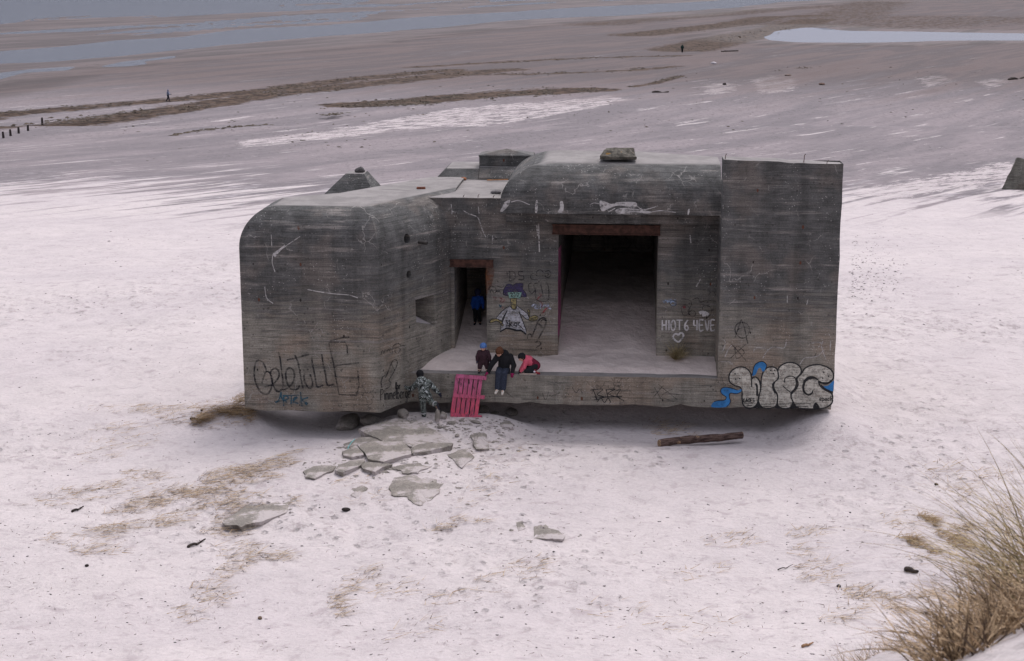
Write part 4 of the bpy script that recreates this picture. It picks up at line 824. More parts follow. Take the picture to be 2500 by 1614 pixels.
# ================================================================= THINGS ON THE SAND
def slab(name, pts, ox, oy, k, th, rise, label, group='broken concrete slabs below the bunker', mat=None, tilt=0.0, seedn=0, jag=.03, bury=0):
    P = Z(ox, oy, k, pts); dense = []
    n = len(P)
    for i in range(n):
        a, b = P[i], P[(i + 1) % n]; L = math.hypot(b[0] - a[0], b[1] - a[1]); m_ = max(1, int(L / 7))
        for j in range(m_):
            t = j / m_; dense.append((a[0] + (b[0] - a[0]) * t, a[1] + (b[1] - a[1]) * t))
    cx = sum(p[0] for p in P) / n; cy = sum(p[1] for p in P) / n; c = ground_at(cx, cy)
    hz = float(gz(c.x, c.y)) + rise
    # gently tilted plane through the slab's middle
    top = []
    for i, (a, b) in enumerate(dense):
        d = ray(a, b); nrm = Vector((tilt * .4, tilt, 1)); pc = Vector((c.x, c.y, hz)); t = (pc - CP).dot(nrm) / d.dot(nrm); p = CP + d * t
        p.x += jag * sn1(i * .9, seedn) ; p.y += jag * 1.2 * sn1(i * .8, seedn + 3); top.append(p)
    ctr = sum(top, Vector()) / len(top)
    if bury:                                             # far side dips below the sand
        ymin = min(p.y for p in top); ymax = max(p.y for p in top)
        for p in top: p.z -= .05 * sst(.35, 1.0, (p.y - ymin) / (ymax - ymin)) + .035 * abs(sn1(p.x * 5 + p.y * 3, seedn))
    m = MB(); N = len(top)
    rings = [[p.copy() for p in top]]
    for f in (.86, .6, .3):
        rings.append([ctr + (p - ctr) * f + Vector((0, 0, .012 + .05 * (fbm(p.x * 2 + f * 9, p.y * 2, 2, seedn) - .5))) for p in top])
    bot1 = [p + (ctr - p) * .03 + Vector((0, 0, -th * .5)) + Vector((.02 * sn1(i * 1.3, 5), .03 * sn1(i * 1.1, 7), 0)) for i, p in enumerate(top)]
    bot = [p + (ctr - p) * .07 + Vector((0, 0, -th)) for p in top]
    vs = bot + bot1 + rings[0] + rings[1] + rings[2] + rings[3] + [ctr + Vector((0, 0, .025))]
    fs = [tuple(reversed(range(N)))]
    for r in range(5): fs += [(r * N + i, r * N + (i + 1) % N, (r + 1) * N + (i + 1) % N, (r + 1) * N + i) for i in range(N)]
    fs += [(5 * N + i, 5 * N + (i + 1) % N, 6 * N) for i in range(N)]
    base = Vector((ctr.x, ctr.y, ctr.z - th)); vs = [v - base for v in vs]
    m.add(vs, fs); o = m.build(name, mat or SLAB2); o.location = base
    return tag(o, label, 'concrete slab', group)
t = NT('broken_slab'); o_ = t.obj(); n1 = t.noise(o_, 1.6, 7, .7); n2 = t.noise(o_, 14, 6, .75); vo_ = t.n('ShaderNodeTexVoronoi'); t.put(vo_.inputs['Vector'], o_); vo_.inputs['Scale'].default_value = 28
c = t.mix(t.rng(n1, .36, .62), (.19, .172, .15), (.29, .258, .228)); c = t.mix(t.rng(n2, .45, .62), c, (.15, .135, .118)); c = t.mix(t.m('MULTIPLY', t.m('LESS_THAN', vo_.outputs['Distance'], .22), .5), c, (.40, .37, .34))
c = t.mix(t.m('MULTIPLY', t.rng(t.noise(o_, .9, 6, .75), .49, .58), .9), c, (.42, .375, .365))
SLAB2 = t.done(c, .95, t.bump(t.m('ADD', t.m('MULTIPLY', n2, .6), t.m('MULTIPLY', n1, .5)), .9, .06))
S = (520, 950, .3353)
slab('concrete_slab', [(1062, 290), (1110, 268), (1290, 225), (1400, 195), (1530, 212), (1570, 280), (1620, 300), (1745, 395), (1640, 388), (1560, 392), (1460, 425), (1380, 392), (1245, 384), (1190, 352), (1110, 320)], *S, .24, 0.083, 'largest broken concrete slab, the camouflage child standing on its back edge', seedn=1)
slab('concrete_slab', [(1448, 428), (1500, 400), (1640, 388), (1745, 395), (1735, 412), (1640, 432), (1560, 452), (1455, 468)], *S, .20, 0.110, 'narrow concrete slab wedged under the right tip of the largest slab', seedn=2)
slab('concrete_slab', [(1055, 405), (1185, 372), (1300, 382), (1385, 382), (1442, 442), (1446, 472), (1340, 500), (1245, 528), (1125, 510), (1100, 460)], *S, .20, 0.121, 'grey-green flat slab in front of the largest slab', seedn=3)
slab('concrete_slab', [(945, 452), (1000, 425), (1050, 410), (1100, 478), (1010, 495), (952, 482)], *S, .16, 0.077, 'small pinkish slab at the left of the grey-green slab', seedn=4)
slab('concrete_slab', [(950, 400), (1080, 350), (1190, 352), (1230, 370), (1060, 405), (960, 430)], *S, .12, 0.055, 'half-shaded slab slipped under the left edge of the largest slab', seedn=14)
slab('concrete_slab', [(1082, 545), (1130, 528), (1215, 530), (1300, 548), (1228, 568), (1180, 602), (1090, 578)], *S, .14, 0.077, 'small pointed slab just below the grey-green slab', seedn=5)
slab('concrete_slab', [(880, 590), (900, 562), (1000, 520), (1090, 505), (1105, 520), (1070, 555), (1000, 585), (935, 606)], *S, .14, 0.077, 'long narrow slab left of the small pointed slab', seedn=6)
slab('concrete_slab', [(660, 600), (730, 562), (800, 552), (892, 560), (880, 590), (830, 605), (740, 650), (668, 642)], *S, .12, 0.033, 'thin lichen-grey slab between the long narrow slab and the straw', seedn=7)
slab('concrete_slab', [(1290, 570), (1340, 545), (1400, 520), (1440, 560), (1500, 520), (1640, 505), (1638, 532), (1560, 570), (1480, 602), (1370, 600)], *S, .10, 0.017, 'rough tan slab nearly buried below the narrow wedged slab', seedn=8, jag=.09, bury=1)
slab('concrete_slab', [(1275, 730), (1305, 660), (1345, 615), (1480, 600), (1570, 625), (1680, 655), (1655, 735), (1590, 795), (1500, 850), (1455, 830), (1400, 775), (1300, 768)], *S, .25, 0.050, 'big rough slab half sunk in sand, lowest of the central rubble', seedn=9, jag=.07, bury=1)
slab('concrete_slab', [(930, 740), (1000, 715), (1100, 690), (1130, 706), (1100, 745), (1060, 785), (1020, 770), (985, 755)], *S, .10, 0.017, 'small grey slab level with the sand left of the big rough slab', seedn=10, jag=.06, bury=1)
slab('concrete_slab', [(62, 968), (130, 925), (240, 840), (330, 775), (470, 745), (590, 735), (615, 780), (590, 830), (530, 900), (440, 930), (340, 968), (235, 985), (200, 1005), (170, 988), (90, 988)], *S, .16, 0.05, 'large flat slab far to the left, ringed by straw', seedn=11, tilt=.0)
slab('concrete_slab', [(1840, 270), (1900, 252), (1960, 250), (2000, 300), (1995, 350), (2018, 432), (1925, 436), (1900, 390), (1870, 340)], *S, .12, 0.028, 'upright-lying pale slab right of the pallet foot', seedn=12, jag=.06, bury=1)
slab('concrete_slab', [(1710, 480), (1780, 445), (1850, 430), (1905, 490), (1880, 520), (1820, 572), (1770, 540)], *S, .13, 0.039, 'diamond-shaped tan slab right of the rubble pile', seedn=13, jag=.04)
slab('concrete_slab', [(2030, 232), (2100, 212), (2150, 218), (2202, 268), (2140, 278), (2050, 268)], *S, .1, 0.022, 'dark weathered slab fragment in the sand below the seated woman', seedn=15, jag=.08, bury=1)
slab('concrete_slab', [(1303, 1275), (1328, 1275), (1340, 1288), (1365, 1296), (1378, 1309), (1375, 1316), (1303, 1315)], 0, 0, 1, .1, .02, 'lone grey slab corner showing through the open sand', seedn=16)
slab('concrete_slab', [(1258, 1275), (1275, 1268), (1278, 1290), (1262, 1298)], 0, 0, 1, .1, .0, 'faint buried slab end left of the lone grey slab corner', seedn=17, jag=.05)
def rock(px, py, r, label, cat='stone', group=None, mat=None, sq=(1, .8, .7), up=None, seedn=0, at=None, name='stone', sharp=.22):
    bm = bmesh.new(); bmesh.ops.create_icosphere(bm, subdivisions=3, radius=1)
    pl = [(Vector((rnd(i, seedn) - .5, rnd(i, seedn + 1) - .5, rnd(i, seedn + 2) - .35)).normalized(), .72 + .22 * rnd(i, seedn + 5)) for i in range(9)]
    for v in bm.verts:
        for nn, dd in pl:
            k = v.co.dot(nn)
            if k > dd: v.co -= nn * (k - dd)
        v.co *= 1 + sharp * (float(fbm(v.co.x * 2 + seedn, v.co.y * 2 + v.co.z * 1.7, 3, seedn)) - .5)
        v.co = Vector((v.co.x * sq[0] * r, v.co.y * sq[1] * r, v.co.z * sq[2] * r))
    me = bpy.data.meshes.new(name); bm.to_mesh(me); bm.free()
    o = link(name, me, mat or SLAB2, None, True)
    try: me.set_sharp_from_angle(angle=R(30))
    except Exception: pass
    p = at if at is not None else ground_at(px, py)
    o.location = p + Vector((0, 0, sq[2] * r * .55)); o.rotation_euler = (.2 * (rnd(seedn) - .5), .2 * (rnd(seedn, 9) - .5), 0 if at is not None else rnd(seedn, 2) * 6)
    return tag(o, label, cat, group)
GR = 'rubble stones under the front of the bunker'
rock(985, 1018, .22, 'rounded brown boulder under the corner of the left wing', group=GR, sq=(1, .8, .75), seedn=2)
rock(1068, 1030, .2, 'tall upright stone shard between the climbing child and the pallet', group=GR, sq=(.55, .4, 1.3), seedn=3)
rock(1081, 1022, .18, 'leaning stone shard close behind the upright shard', group=GR, sq=(.9, .5, .8), seedn=4)
rock(1180, 1006, .18, 'grey block-like stone touching the right foot of the pallet', group=GR, sq=(1.1, .8, .8), seedn=5)
rock(1208, 1010, .12, 'pale flat stone right of the grey block-like stone', group=GR, sq=(1.3, .8, .45), seedn=6)
rock(1103, 1034, .12, 'brown flat stone below the left foot of the pallet', group=GR, sq=(1.3, .9, .4), seedn=7)
rock(1126, 1028, .07, 'small pebble-like stone right under the pallet', group=GR, sq=(1.2, .9, .5), seedn=8)
rock(1074, 1045, .08, 'small cubic stone on the sand above the largest slab tip', group=GR, sq=(1, .9, .7), seedn=9)
rock(1160, 1032, .14, 'flat stone half buried right below the pallet', group=GR, sq=(1.5, .8, .35), seedn=10)
rock(1250, 1008, .2, 'dark flat stone in the shadow under the ledge', group=GR, sq=(1.8, .9, .4), seedn=12)
rock(1116, 1066, .09, 'pointed chip with a dark tip beside the pale slab', group=GR, sq=(1.2, .7, .6), seedn=13)
rock(850, 1042, .42, 'big dark rubble block in the shadow under the left wing', group=GR, sq=(1.5, .8, .55), seedn=14)
rock(905, 1032, .3, 'second dark rubble block under the left wing, nearer its corner', group=GR, sq=(1.3, .8, .6), seedn=15)
DARK = simple('dark_stone', (.022, .016, .014), .4, 12, .8)
rock(845, 1247, .10, 'single dark brown stone on open sand below the big rough slab', mat=DARK, sq=(1.2, .7, .55), seedn=20)
rock(2286, 1184, .055, 'tiny black stone on the sand beside the dune grass', mat=DARK, seedn=21)
rock(493, 1003, .05, 'tiny black stone left of the bunker above the straw', mat=DARK, seedn=22)
rock(212, 1383, .05, 'tiny black stone at the lower left of the beach', mat=DARK, seedn=23)
rock(2048, 1433, .055, 'small brown pebble in the lower right sand', mat=DARK, seedn=24)
rock(635, 1511, .06, 'small brown pebble in the lower left centre', mat=simple('tan_pebble', (.12, .085, .06), .3), seedn=25)
# stones lying on the roofs
def on_roof(px, py, v): return to_world(onv(px, py, v))
t2 = NT('lichen_rock'); o2 = t2.obj(); c2 = t2.mix(t2.rng(t2.noise(o2, 6, 7, .75), .4, .62), (.15, .135, .11), (.06, .055, .045)); s2 = t2.n('ShaderNodeSeparateXYZ'); t2.put(s2.inputs[0], o2)
c2 = t2.mix(t2.m('MULTIPLY', t2.rng(t2.noise(o2, 4.5, 4), .63, .68), t2.rng(s2.outputs[2], .06, .12)), c2, (.22, .12, .03)); LICH = t2.done(c2, .95, t2.bump(t2.noise(o2, 14, 6, .7), 1, .05))
m = MB(); p0 = on_roof(1509, 386, 2.6); ln = 1.12
m.add([(-ln * .5, -.42, 0), (ln * .5, -.42, 0), (ln * .49, .4, 0), (-ln * .46, .4, 0), (-ln * .5, -.44, .10), (ln * .5, -.45, .09), (ln * .44, .32, .27), (-ln * .32, .3, .27), (ln * .3, -.1, .31), (-ln * .36, -.2, .29), (.0, .0, .33)],
      [(3, 2, 1, 0), (0, 1, 5, 4), (1, 2, 6, 8, 5), (2, 3, 7, 6), (3, 0, 4, 9, 7), (4, 5, 8, 10, 9), (7, 9, 10), (6, 7, 10), (8, 6, 10)])
o = m.build('concrete_chunk', LICH); o.location = p0; o.rotation_euler = (0, 0, -TH)
bm = bmesh.new(); bm.from_mesh(o.data); bmesh.ops.triangulate(bm, faces=bm.faces); bmesh.ops.subdivide_edges(bm, edges=bm.edges, cuts=4, use_grid_fill=True)
for v in bm.verts: v.co += Vector((sn1(v.co.y * 9 + v.co.z * 5, 1), sn1(v.co.x * 9, 2), sn1(v.co.x * 8 + v.co.y * 7, 3))) * .022 * (v.co.z > .02)
bm.to_mesh(o.data); bm.free(); tag(o, 'flat lichen-spotted concrete chunk lying on the raised roof', 'concrete chunk')
m = MB(); m.box((-.14, -.07, 0), (.14, .07, .10)); o = m.build('brick', simple('red_brick', (.16, .055, .032), .35, 14, .9)); bm = bmesh.new(); bm.from_mesh(o.data); bmesh.ops.bevel(bm, geom=bm.edges[:] , offset=.012, segments=2, affect='EDGES'); bm.to_mesh(o.data); bm.free()
o.location = on_roof(1028, 464, 3.3); o.location.z = 6.0; o.rotation_euler = (0, 0, .05); tag(o, 'red brick lying on the flat roof left of the raised part', 'brick')
a = on_roof(1211, 467, 3.0); a.z = 5.965; rock(0, 0, .15, 'flat grey stone lying on the roof just left of the raised part', at=a, sq=(1.3, .8, .5), mat=simple('grey_stone', (.14, .13, .13), .3), seedn=30)
a = on_roof(930, 471, 2.5); a.z = 5.98; rock(0, 0, .055, 'small white stone on the roof of the left wing', at=a, mat=simple('white_stone', (.6, .6, .6), .1), seedn=31)
a = to_world((onv(880, 421, VP_).x, VP_, tz - .02)); rock(0, 0, .17, 'dark stone perched on top of the pyramid-topped pier', at=a, mat=simple('dark_grey_stone', (.05, .045, .045), .4), sq=(1.1, .9, .8), seedn=32)
a = on_roof(1132, 437, 6.1); a.z = 5.97; rock(0, 0, .09, 'small orange-brown stone at the foot of the sloping roof block', at=a, mat=simple('orange_stone', (.24, .10, .05), .3), sq=(1.1, .9, .8), seedn=33)
m = MB(); a = on_roof(1222, 437, 5.9); a.z = 6.0
m.box((-.45, -.03, 0), (.25, .03, .03), Matrix.Rotation(.22, 4, 'Z')); o = m.build('wood_splinter', simple('orange_wood', (.30, .14, .06), .3, 6)); o.location = a; tag(o, 'thin orange wood splinter lying on the roof before the hatch', 'driftwood')
# ---- big broken pyramid at the right edge
t3 = concrete('rough_concrete', lo=(.16, .15, .125), hi=(.085, .08, .068), lvl=(-3, 4), roof=(.2, .19, .17), line=.2)
p = ground_at(2500, 462); K = p.y / F
m = MB(); w0 = 74 * K
vs = [(-w0 * .92, -.6, -.8), (w0 * 1.3, -1.6, -.8), (w0 * 1.9, 1.6, -.8), (-w0 * .5, 1.8, -.8), (-w0 * .22, .1, 78 * K), (w0 * .18, .0, 72 * K), (w0 * .42, .6, 60 * K), (-.2 * w0, .55, 74 * K), (-w0 * .56, -.2, 34 * K), (w0 * .62, -.5, 40 * K), (w0 * .1, -.75, 30 * K)]
m.add(vs, [(0, 1, 10, 8), (8, 10, 4), (10, 9, 5, 4), (10, 1, 9), (1, 2, 6, 9), (9, 6, 5), (2, 3, 7, 6), (3, 0, 8, 7), (8, 4, 7), (4, 5, 6, 7), (3, 2, 1, 0)])
o = m.build('concrete_pyramid', t3); bm = bmesh.new(); bm.from_mesh(o.data); bmesh.ops.triangulate(bm, faces=bm.faces); bmesh.ops.subdivide_edges(bm, edges=bm.edges, cuts=5, use_grid_fill=True)
for v in bm.verts: v.co += Vector((sn1(v.co.y * 3 + v.co.z * 4, 1), sn1(v.co.x * 3 + v.co.z * 2.5, 2), sn1(v.co.x * 3.5, 3))) * .05
bm.to_mesh(o.data); bm.free(); o.location = p + Vector((0, .3, -.05)); tag(o, 'steep broken concrete pyramid standing alone at the right edge of the beach', 'concrete block')
# ---- driftwood log
BARK = NT('bark'); o2 = BARK.obj(); nb = BARK.noise(BARK.mapg(o2, (2, 14, 14)), 2, 7, .7); cb_ = BARK.mix(BARK.rng(nb, .38, .62), (.035, .021, .017), (.13, .085, .07)); cb_ = BARK.mix(BARK.rng(BARK.noise(o2, 2.6, 5, .7), .63, .68), cb_, (.34, .22, .13))
BARKM = BARK.done(cb_, .9, BARK.bump(nb, .9, .05)); ENDW = simple('cut_wood', (.24, .16, .10), .3, 18)
a = ground_at(1609, 1090); b = ground_at(1809, 1080); d = b - a; Lg = d.length; lg = empty('driftwood_log', a, 'long dark bark-covered log lying on the sand in front of the ledge', 'log', rz=math.atan2(d.y, d.x))
m = MB(); prs = [(i * Lg / 24, .125 - .02 * i / 24 + .012 * sn1(i * .7, 4)) for i in range(25)]; ex = Vector((1, 0, 0)); n = 16; vs = []
for h, r in prs:
    for k in range(n):
        t_ = 2 * math.pi * k / n; rr = r * (1 + .10 * sn1(h * 4 + k * .0, 3) * math.sin(3 * t_ + 1) + .05 * sn1(h * 6 + k, 8)); vs.append((h, rr * math.cos(t_) + .04 * math.sin(h * 1.6), .08 + rr * math.sin(t_) + .02 * math.sin(h * 2.2)))
m.add(vs, [(i * n + k, i * n + (k + 1) % n, (i + 1) * n + (k + 1) % n, (i + 1) * n + k) for i in range(24) for k in range(n)] + [tuple(range(24 * n, 25 * n))])
m.build('trunk', BARKM, lg, True)
m = MB(); m.lathe(Vector((-.004, .0, .08)), Vector((1, 0, 0)), Vector((0, 1, 0)), Vector((0, 0, 1)), [(0, 0), (0, .112), (.02, .118), (.02, 0)], 16); m.build('cut_end', ENDW, lg)
m = MB(); m.lathe(Vector((Lg - .01, .04 * math.sin(Lg * 1.6), .08)), Vector((1, 0, 0)), Vector((0, 1, 0)), Vector((0, 0, 1)), [(0, 0), (0, .10), (.02, .095), (.02, 0)], 16); m.build('cut_end', ENDW, lg)
# ---- small driftwood pieces
def stick(pa, pb, r, label, mat=None, name='driftwood', lift=.03, fork=True, gr=None):
    A = ground_at(*pa); B = ground_at(*pb); d = B - A; L = d.length; m = MB(); N = 7; pts = [Vector((d.x * i / N, d.y * i / N, d.z * i / N + lift + .04 * math.sin(i * 1.1) * L)) + Vector((.06 * L * sn1(i * 1.7, 3), .08 * L * sn1(i * 1.3, 5), 0)) for i in range(N + 1)]
    for i in range(N): m.cap(pts[i], r * (1 - .5 * i / N), pts[i + 1], r * (1 - .5 * (i + 1) / N), 7, 1)
    if fork: m.cap(pts[3], r * .6, pts[3] + Vector((.18 * L, -.25 * L, .06 * L)), r * .2, 6, 1); m.cap(pts[5], r * .5, pts[5] + Vector((-.1 * L, .25 * L, .05 * L)), r * .2, 6, 1)
    o = m.build(name, mat or DARKW, None, True, remesh=max(.008, r * .35), sm=1); o.location = A; return tag(o, label, 'driftwood', gr)
DARKW = simple('wet_driftwood', (.035, .026, .022), .4, 20)
stick((2214, 1392), (2240, 1400), .075, 'short dark stub of driftwood on the sand left of the dune grass')
stick((178, 1250), (203, 1241), .035, 'curved black stick at the left edge of the straw')
stick((468, 1024), (492, 1028), .045, 'dark stick lying in the straw left of the bunker')
stick((462, 1336), (500, 1322), .04, 'bent grey-green stick below the large flat slab')
stick((1900, 1393), (1935, 1384), .016, 'thin dark twig in the lower centre right', fork=False)
stick((1960, 1580), (1985, 1574), .035, 'small tan piece of wood near the bottom of the beach', mat=simple('tan_wood', (.24, .14, .08), .3), fork=False)
m = MB(); A = ground_at(1762, 126.6); B = ground_at(1801, 125); L = (B - A).length; m.box((0, -.25, 0), (L, .25, .22)); m.box((L * .2, -.3, .0), (L * .26, .3, .28)); o = m.build('timber_beam', DARKW); o.location = A; o.rotation_euler = (0, 0, math.atan2(B.y - A.y, B.x - A.x)); tag(o, 'long thin dark timber lying on the flats right of the distant walker in green', 'timber')
A = ground_at(2464, 195); B = ground_at(2502, 192); stick((2464, 195), (2500, 192), .30, 'dark washed-up log on the beach at the right edge', fork=False)
stick((1595, 226), (1632, 226), .22, 'dark driftwood trunk on the middle beach', fork=False)
rock(1742, 156, .38, 'pale white boulder on the distant beach', mat=simple('pale_rock', (.5, .46, .47), .2, 2), sq=(1.6, 1, .7), seedn=40)
rock(1769, 409 * .0 + 207, .35, 'dark seaweed-covered stone on the middle beach right of the driftwood trunk', mat=DARK, sq=(1, 1, .6), seedn=41)
rock(2007, 207, .45, 'brown stone far out on the right-hand beach', mat=simple('brown_stone', (.10, .06, .045), .3, 3), sq=(1.4, 1, .5), seedn=42)
rock(1924, 185, .45, 'low brown stone beyond the pale sand patches', mat=simple('brown_stone_far', (.12, .085, .07), .3, 3), sq=(1.5, 1, .4), seedn=43)
# ---- groyne posts
POST = simple('old_wood_post', (.035, .027, .026), .35, 9); proto = None
pb = [((8.6, 337.6), 14, 'nearest and leftmost of the five dark beach posts'), ((26, 331.8), 14, 'second dark beach post counted from the left edge'), ((45.8, 326), 14, 'third dark beach post counted from the left edge'), ((68.6, 319.7), 12.5, 'fourth dark beach post counted from the left edge'), ((103.2, 301), 12, 'farthest dark beach post, standing apart at the wrack line')]
for i, ((x, y), h, lab) in enumerate(pb):
    g = ground_at(x, y); hh = h * g.y / F / .98
    if proto is None:
        m = MB(); n = 12
        m.lathe(Vector((0, 0, -.3)), Vector((0, 0, 1)), Vector((1, 0, 0)), Vector((0, 1, 0)), [(0, 0), (0, .135), (.6, .13), (1.22, .11), (1.27, .07), (1.27, 0)], n)
        proto = m.build('wooden_post', POST); o = proto
    else: o = proto.copy(); C.objects.link(o)
    o.location = g; o.scale = (1.0, 1.0, (hh + .3) / 1.27); o.rotation_euler = (0, .05 * sn1(i * 2.2), i); tag(o, lab, 'post', 'row of wooden posts on the beach')
# ---- pink slatted pallet leaning on the ledge
zp = lambda x, y: (960 + x * .18441, 800 + y * .18441)
t = NT('pink_paint'); o_ = t.obj(); s_ = t.n('ShaderNodeSeparateXYZ'); t.put(s_.inputs[0], o_)
cpk = t.mix(t.rng(s_.outputs[2], .25, 1.05), (.50, .07, .115), (.40, .095, .19))
ch = t.noise(t.mapg(o_, (12, 12, 3)), 1.5, 8, .75); cpk = t.mix(t.m('MULTIPLY', t.rng(t.noise(t.mapg(o_, (9, 9, 1.2)), 1.5, 5), .4, .62), .75), cpk, (.27, .06, .11)); cpk = t.mix(t.rng(ch, .55, .60), cpk, (.06, .025, .03))
PINKP = t.done(cpk, .7, t.bump(ch, .5, .01))
foot = to_world(onv(*zp(960, 1188), -.45)); topp = to_world(onv(*zp(1035, 640), -.05))
pal = empty('wooden_pallet', foot, 'bright pink slatted wooden pallet leaning against the ledge', 'pallet')
rt = to_world(onv(*zp(1232, 672), -.05)) - to_world(onv(*zp(835, 632), -.05)); wide = rt.length; ax = rt.normalized()
up = (topp - foot); Hh = up.length; ay = (up - ax * up.dot(ax)); sk = up.dot(ax); ay.normalize(); az_ = ax.cross(ay) * -1
if az_.y > 0: az_ = -az_
def PM(a, b, c): return ax * a + ay * b + az_ * c
def plank(name, a0, b0, a1, b1, w_, c0, th, hor):
    m = MB(); n = 6; vs = []
    for i in range(n + 1):
        t_ = i / n; a = a0 + (a1 - a0) * t_; b = b0 + (b1 - b0) * t_; j = .006 * sn1(i * 1.7 + a0 * 9, 3)
        for (s_, c) in ((-1, c0), (1, c0), (1, c0 + th), (-1, c0 + th)):
            vs.append(PM(a, b + s_ * w_ / 2 + j, c) if hor else PM(a + s_ * w_ / 2 + j, b, c))
    fs = [(i * 4 + k, i * 4 + (k + 1) % 4, i * 4 + 4 + (k + 1) % 4, i * 4 + 4 + k) for i in range(n) for k in range(4)] + [(3, 2, 1, 0), (n * 4, n * 4 + 1, n * 4 + 2, n * 4 + 3)]
    m.add(vs, fs); return m.build(name, PINKP, pal)
Hp = Hh; ww = wide
def inpl(px, py):   # pixel -> pallet plane coordinates
    x, y = zp(px, py); d = ray(x, y); t_ = (foot - CP).dot(az_) / d.dot(az_); p = CP + d * t_ - foot; return p.dot(ax), p.dot(ay)
for (l, r, wdt) in (((835, 640), (1235, 672), 44), ((800, 898), (1212, 925), 40), ((760, 1150), (1175, 1190), 44)):
    a0, b0 = inpl(*l); a1, b1 = inpl(*r); plank('rail', a0, b0, a1, b1, wdt * .18441 / 81 * 1.2, .025, .03, True)
tops = [852, 914, 975, 1036, 1098, 1160]
for i, tx in enumerate(tops):
    a1, b1 = inpl(tx, 640 + i * 6 + 5); a0, b0 = inpl(tx - 68, 1150 + i * 7)
    o = plank('slat', a0, b0, a1, b1, .110 if i else .12, 0, .022, False)
    if i == 0: tag(o, 'most peeled slat, at the left edge')
STR = simple('turquoise_rope', (.12, .42, .42), .2); m = MB(); rp = [ground_at(866, 1072, .12), ground_at(858, 1080, .10), ground_at(851, 1090, .06), ground_at(848, 1100, .03), ground_at(852, 1108, .02)]
for a, b in zip(rp[:-1], rp[1:]): m.cap(a - rp[0], .012, b - rp[0], .012, 6, 1)
o = m.build('rope', STR, None, True, remesh=.008, sm=1); o.location = rp[0]; tag(o, 'thin turquoise rope end trailing from the shaded slab under the left wing', 'rope')
# ---- light board under the kneeling child
a = to_world(onv(1268, 918, .03)); m = MB(); m.box((0, 0, 0), (.52, .16, .03)); o = m.build('loose_board', simple('pale_wood', (.42, .34, .29), .2, 9)); o.location = a + Vector((0, 0, .0)); o.rotation_euler = (0, 0, .02 - TH); o.location.z = s1 + .005; tag(o, 'short pale board on the ledge under the kneeling child', 'board')
# ================================================================= PEOPLE
SKIN = simple('skin', (.52, .30, .22), .08, 30, .6, .1)
def cloth(name, col, var=.18, sc=25, bump=.5): return simple(name, col, var, sc, .9, bump, .012)
EYE = simple('eye', (.03, .02, .02), 0, 5, .3); LIP = simple('lip', (.35, .09, .08), .1, 5, .5)
def frame(f, up=(0, 0, 1)):
    f = Vector(f).normalized(); up = Vector(up); s = f.cross(up).normalized(); u = s.cross(f); return Matrix((s, f, u)).transposed()   # local x=side(right), y=forward, z=up
def hand(m, w_, d, palm, k=1.0, thumb=1, curl=.25, grow=1.0):
    """palm, four unequal bent fingers and a thumb from the side; w_ wrist, d direction, palm = direction the palm faces"""
    d = Vector(d).normalized(); pn = (Vector(palm) - d * Vector(palm).dot(d)).normalized(); s = d.cross(pn) * thumb
    w_ = Vector(w_); L = .085 * k; g = grow
    m.cap(w_, .024 * k * g, w_ + d * L * .55, .034 * k * g, 10); m.ell(w_ + d * L * .62, (.041 * k * g, .041 * k * g, .020 * k * g), Matrix((s, d, pn)).transposed())
    for i, (o, l) in enumerate(((-.031, .052), (-.011, .068), (.010, .074), (.031, .066))):
        b = w_ + d * L * .95 + s * o * k; c1 = curl; e1 = b + (d * math.cos(c1) + pn * math.sin(c1)) * l * .52 * k; e2 = e1 + (d * math.cos(2.2 * c1) + pn * math.sin(2.2 * c1)) * l * .48 * k
        m.cap(b - d * .01, .0098 * k * g, e1, .0090 * k * g, 8); m.cap(e1, .0090 * k * g, e2, .0078 * k * g, 8)
    tb = w_ + d * L * .32 + s * .034 * k; t1 = tb + (s * .75 + d * .62 + pn * .2).normalized() * .036 * k; t2 = t1 + (s * .3 + d * .9 + pn * .3).normalized() * .026 * k
    m.cap(tb, .0125 * k * g, t1, .0110 * k * g, 8); m.cap(t1, .0110 * k * g, t2, .0092 * k * g, 8)
def mitten(m, w_, d, palm, k=1.0, thumb=1):
    d = Vector(d).normalized(); pn = (Vector(palm) - d * Vector(palm).dot(d)).normalized(); s = d.cross(pn) * thumb; w_ = Vector(w_)
    m.cap(w_ - d * .02 * k, .034 * k, w_ + d * .03 * k, .038 * k, 10); m.ell(w_ + d * .075 * k, (.042 * k, .062 * k, .027 * k), Matrix((s, d, pn)).transposed())
    m.cap(w_ + d * .03 * k + s * .03 * k, .017 * k, w_ + d * .07 * k + s * .056 * k, .014 * k, 8)
